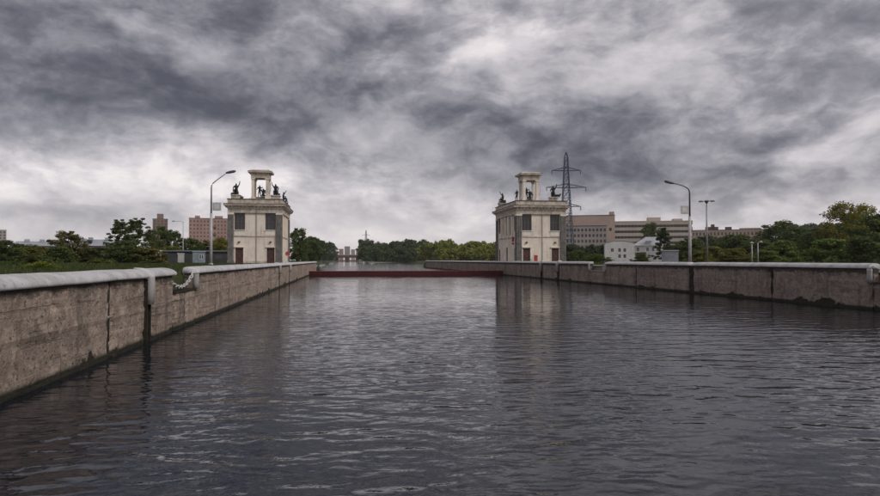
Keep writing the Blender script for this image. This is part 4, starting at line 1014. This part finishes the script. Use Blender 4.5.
tree('bush', 596, 254, 115, 30, 'green bush right of the right tower', (1.0, 1.1, .8), 'shrub', 'bush')
tree('bush_b', 579, 250, 135, 26, 'tall dark bush beside the right tower wall', (.9, 1, .8), 'shrub', 'bush')
for a in (('round_a', 297, 227.5, 165, 26, 'dark tree right beside the left tower', DK), ('round_b', 312, 236, 220, 22, 'dark tree on the far left shore, right of the first', DK)):
    tree(*a[:6], a[6], group=GL)
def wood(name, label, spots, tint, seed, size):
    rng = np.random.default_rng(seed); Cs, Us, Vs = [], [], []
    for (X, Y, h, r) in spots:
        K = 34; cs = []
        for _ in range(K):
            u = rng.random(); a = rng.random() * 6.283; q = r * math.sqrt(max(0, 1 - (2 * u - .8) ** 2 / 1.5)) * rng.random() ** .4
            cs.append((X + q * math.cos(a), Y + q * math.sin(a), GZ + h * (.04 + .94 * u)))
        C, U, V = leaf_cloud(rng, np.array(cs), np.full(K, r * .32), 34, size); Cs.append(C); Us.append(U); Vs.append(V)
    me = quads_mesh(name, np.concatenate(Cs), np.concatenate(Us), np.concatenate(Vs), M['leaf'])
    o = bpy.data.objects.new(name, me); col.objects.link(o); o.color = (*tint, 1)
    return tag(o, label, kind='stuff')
rn2 = random.Random(9)
def band(px0, px1, step, Yf, topf, wid):
    out = []; p = px0
    while p < px1:
        Y = Yf(p) * rn2.uniform(.95, 1.1); X = atx(p, Y); s = scale_at(X, Y)
        out.append((X, Y, max(2, zat(topf(p) + rn2.uniform(-1.6, 2.2), X, Y) - GZ), wid / s * rn2.uniform(.8, 1.25))); p += step * rn2.uniform(.7, 1.3)
    return out
sp = band(314, 336, 2.5, lambda p: 300 + (p - 314) * 20, lambda p: 238 + (p - 314) * .30, 5) + band(300, 330, 3, lambda p: 260 + (p - 300) * 12, lambda p: 243, 5)
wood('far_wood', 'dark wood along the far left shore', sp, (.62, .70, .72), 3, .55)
sp = band(362, 452, 2.6, lambda p: 620 - (p - 362) * .5, lambda p: 242 - 1.5 * math.sin(p * .11), 6) + band(364, 452, 3.2, lambda p: 560, lambda p: 248, 6)
wood('far_wood', 'dark wood along the far right shore, left half', sp, (.85, .95, .85), 4, .9)
sp = band(425, 520, 3.0, lambda p: 430, lambda p: 243.5 - (p - 425) * .02 - 1.5 * math.sin(p * .2), 7) + band(440, 520, 3.5, lambda p: 380, lambda p: 249, 7)
wood('far_wood', 'yellow-green wood on the far right shore beside the right tower', sp, (2.2, 2.0, 1.0), 5, .7)
sp = band(-60, 230, 4, lambda p: 210, lambda p: 251, 9)
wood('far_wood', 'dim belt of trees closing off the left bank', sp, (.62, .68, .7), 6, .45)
sp = band(566, 960, 5, lambda p: 260, lambda p: 247 if p < 700 else 236, 9)
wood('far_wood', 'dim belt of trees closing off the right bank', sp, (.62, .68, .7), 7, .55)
sp = band(790, 960, 4, lambda p: 520, lambda p: 224, 9)
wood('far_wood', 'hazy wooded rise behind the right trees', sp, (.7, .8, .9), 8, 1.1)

# ================================================================== grass
def grass(name, label, n, xr, yr, h, seed, wgt=1.0):
    rng = np.random.default_rng(seed)
    x = xr[0] + (xr[1] - xr[0]) * rng.random(n); y = yr[0] + (yr[1] - yr[0]) * rng.random(n) ** wgt
    patch = .65 + .5 * np.sin(x * .31 + y * .17) * np.sin(y * .23 - x * .11)
    hh = h * (.4 + .8 * rng.random(n)) * patch; a = rng.random(n) * 6.283; wd = .018 + .02 * rng.random(n) + .0006 * y
    base = np.stack([x, y, np.full(n, GZ - .01)], 1); dx_ = np.stack([np.cos(a), np.sin(a), 0 * a], 1) * wd[:, None]
    lean = np.stack([rng.normal(size=n) * .25, rng.normal(size=n) * .25, np.ones(n)], 1) * hh[:, None]
    v = np.stack([base - dx_, base + dx_, base + lean], 1).reshape(-1, 3)
    me = bpy.data.meshes.new(name); me.vertices.add(3 * n); me.vertices.foreach_set('co', v.astype(np.float32).ravel())
    me.loops.add(3 * n); me.loops.foreach_set('vertex_index', np.arange(3 * n, dtype=np.int32)); me.polygons.add(n)
    me.polygons.foreach_set('loop_start', np.arange(0, 3 * n, 3, dtype=np.int32)); me.polygons.foreach_set('loop_total', np.full(n, 3, np.int32))
    me.update(calc_edges=True); me.materials.append(M['grass']); o = bpy.data.objects.new(name, me); col.objects.link(o)
    return tag(o, label, kind='stuff')
grass('grass', 'rough green grass behind the left lock wall', 90000, (-42, -6.25), (6, 92), .30, 1, 1.2)
grass('grass', 'weedy grass behind the right lock wall', 40000, (30, 75), (22, 110), .38, 2)

# ================================================================== haze: the damp air between here and the skyline
hz = MB(); hz.box(-3600, 3600, -120, 5100, -2, 75)
hm_ = bpy.data.materials.new('damp_air'); hm_.use_nodes = True; t = hm_.node_tree
t.nodes.remove(t.nodes['Principled BSDF']); pv = t.nodes.new('ShaderNodeVolumePrincipled')
pv.inputs['Color'].default_value = (.97, .97, 1, 1); pv.inputs['Density'].default_value = .00010; pv.inputs['Anisotropy'].default_value = .2
t.links.new(pv.outputs[0], t.nodes['Material Output'].inputs['Volume'])
tag(hz.build('haze', hm_), 'thin damp haze over the canal and the city', kind='stuff')
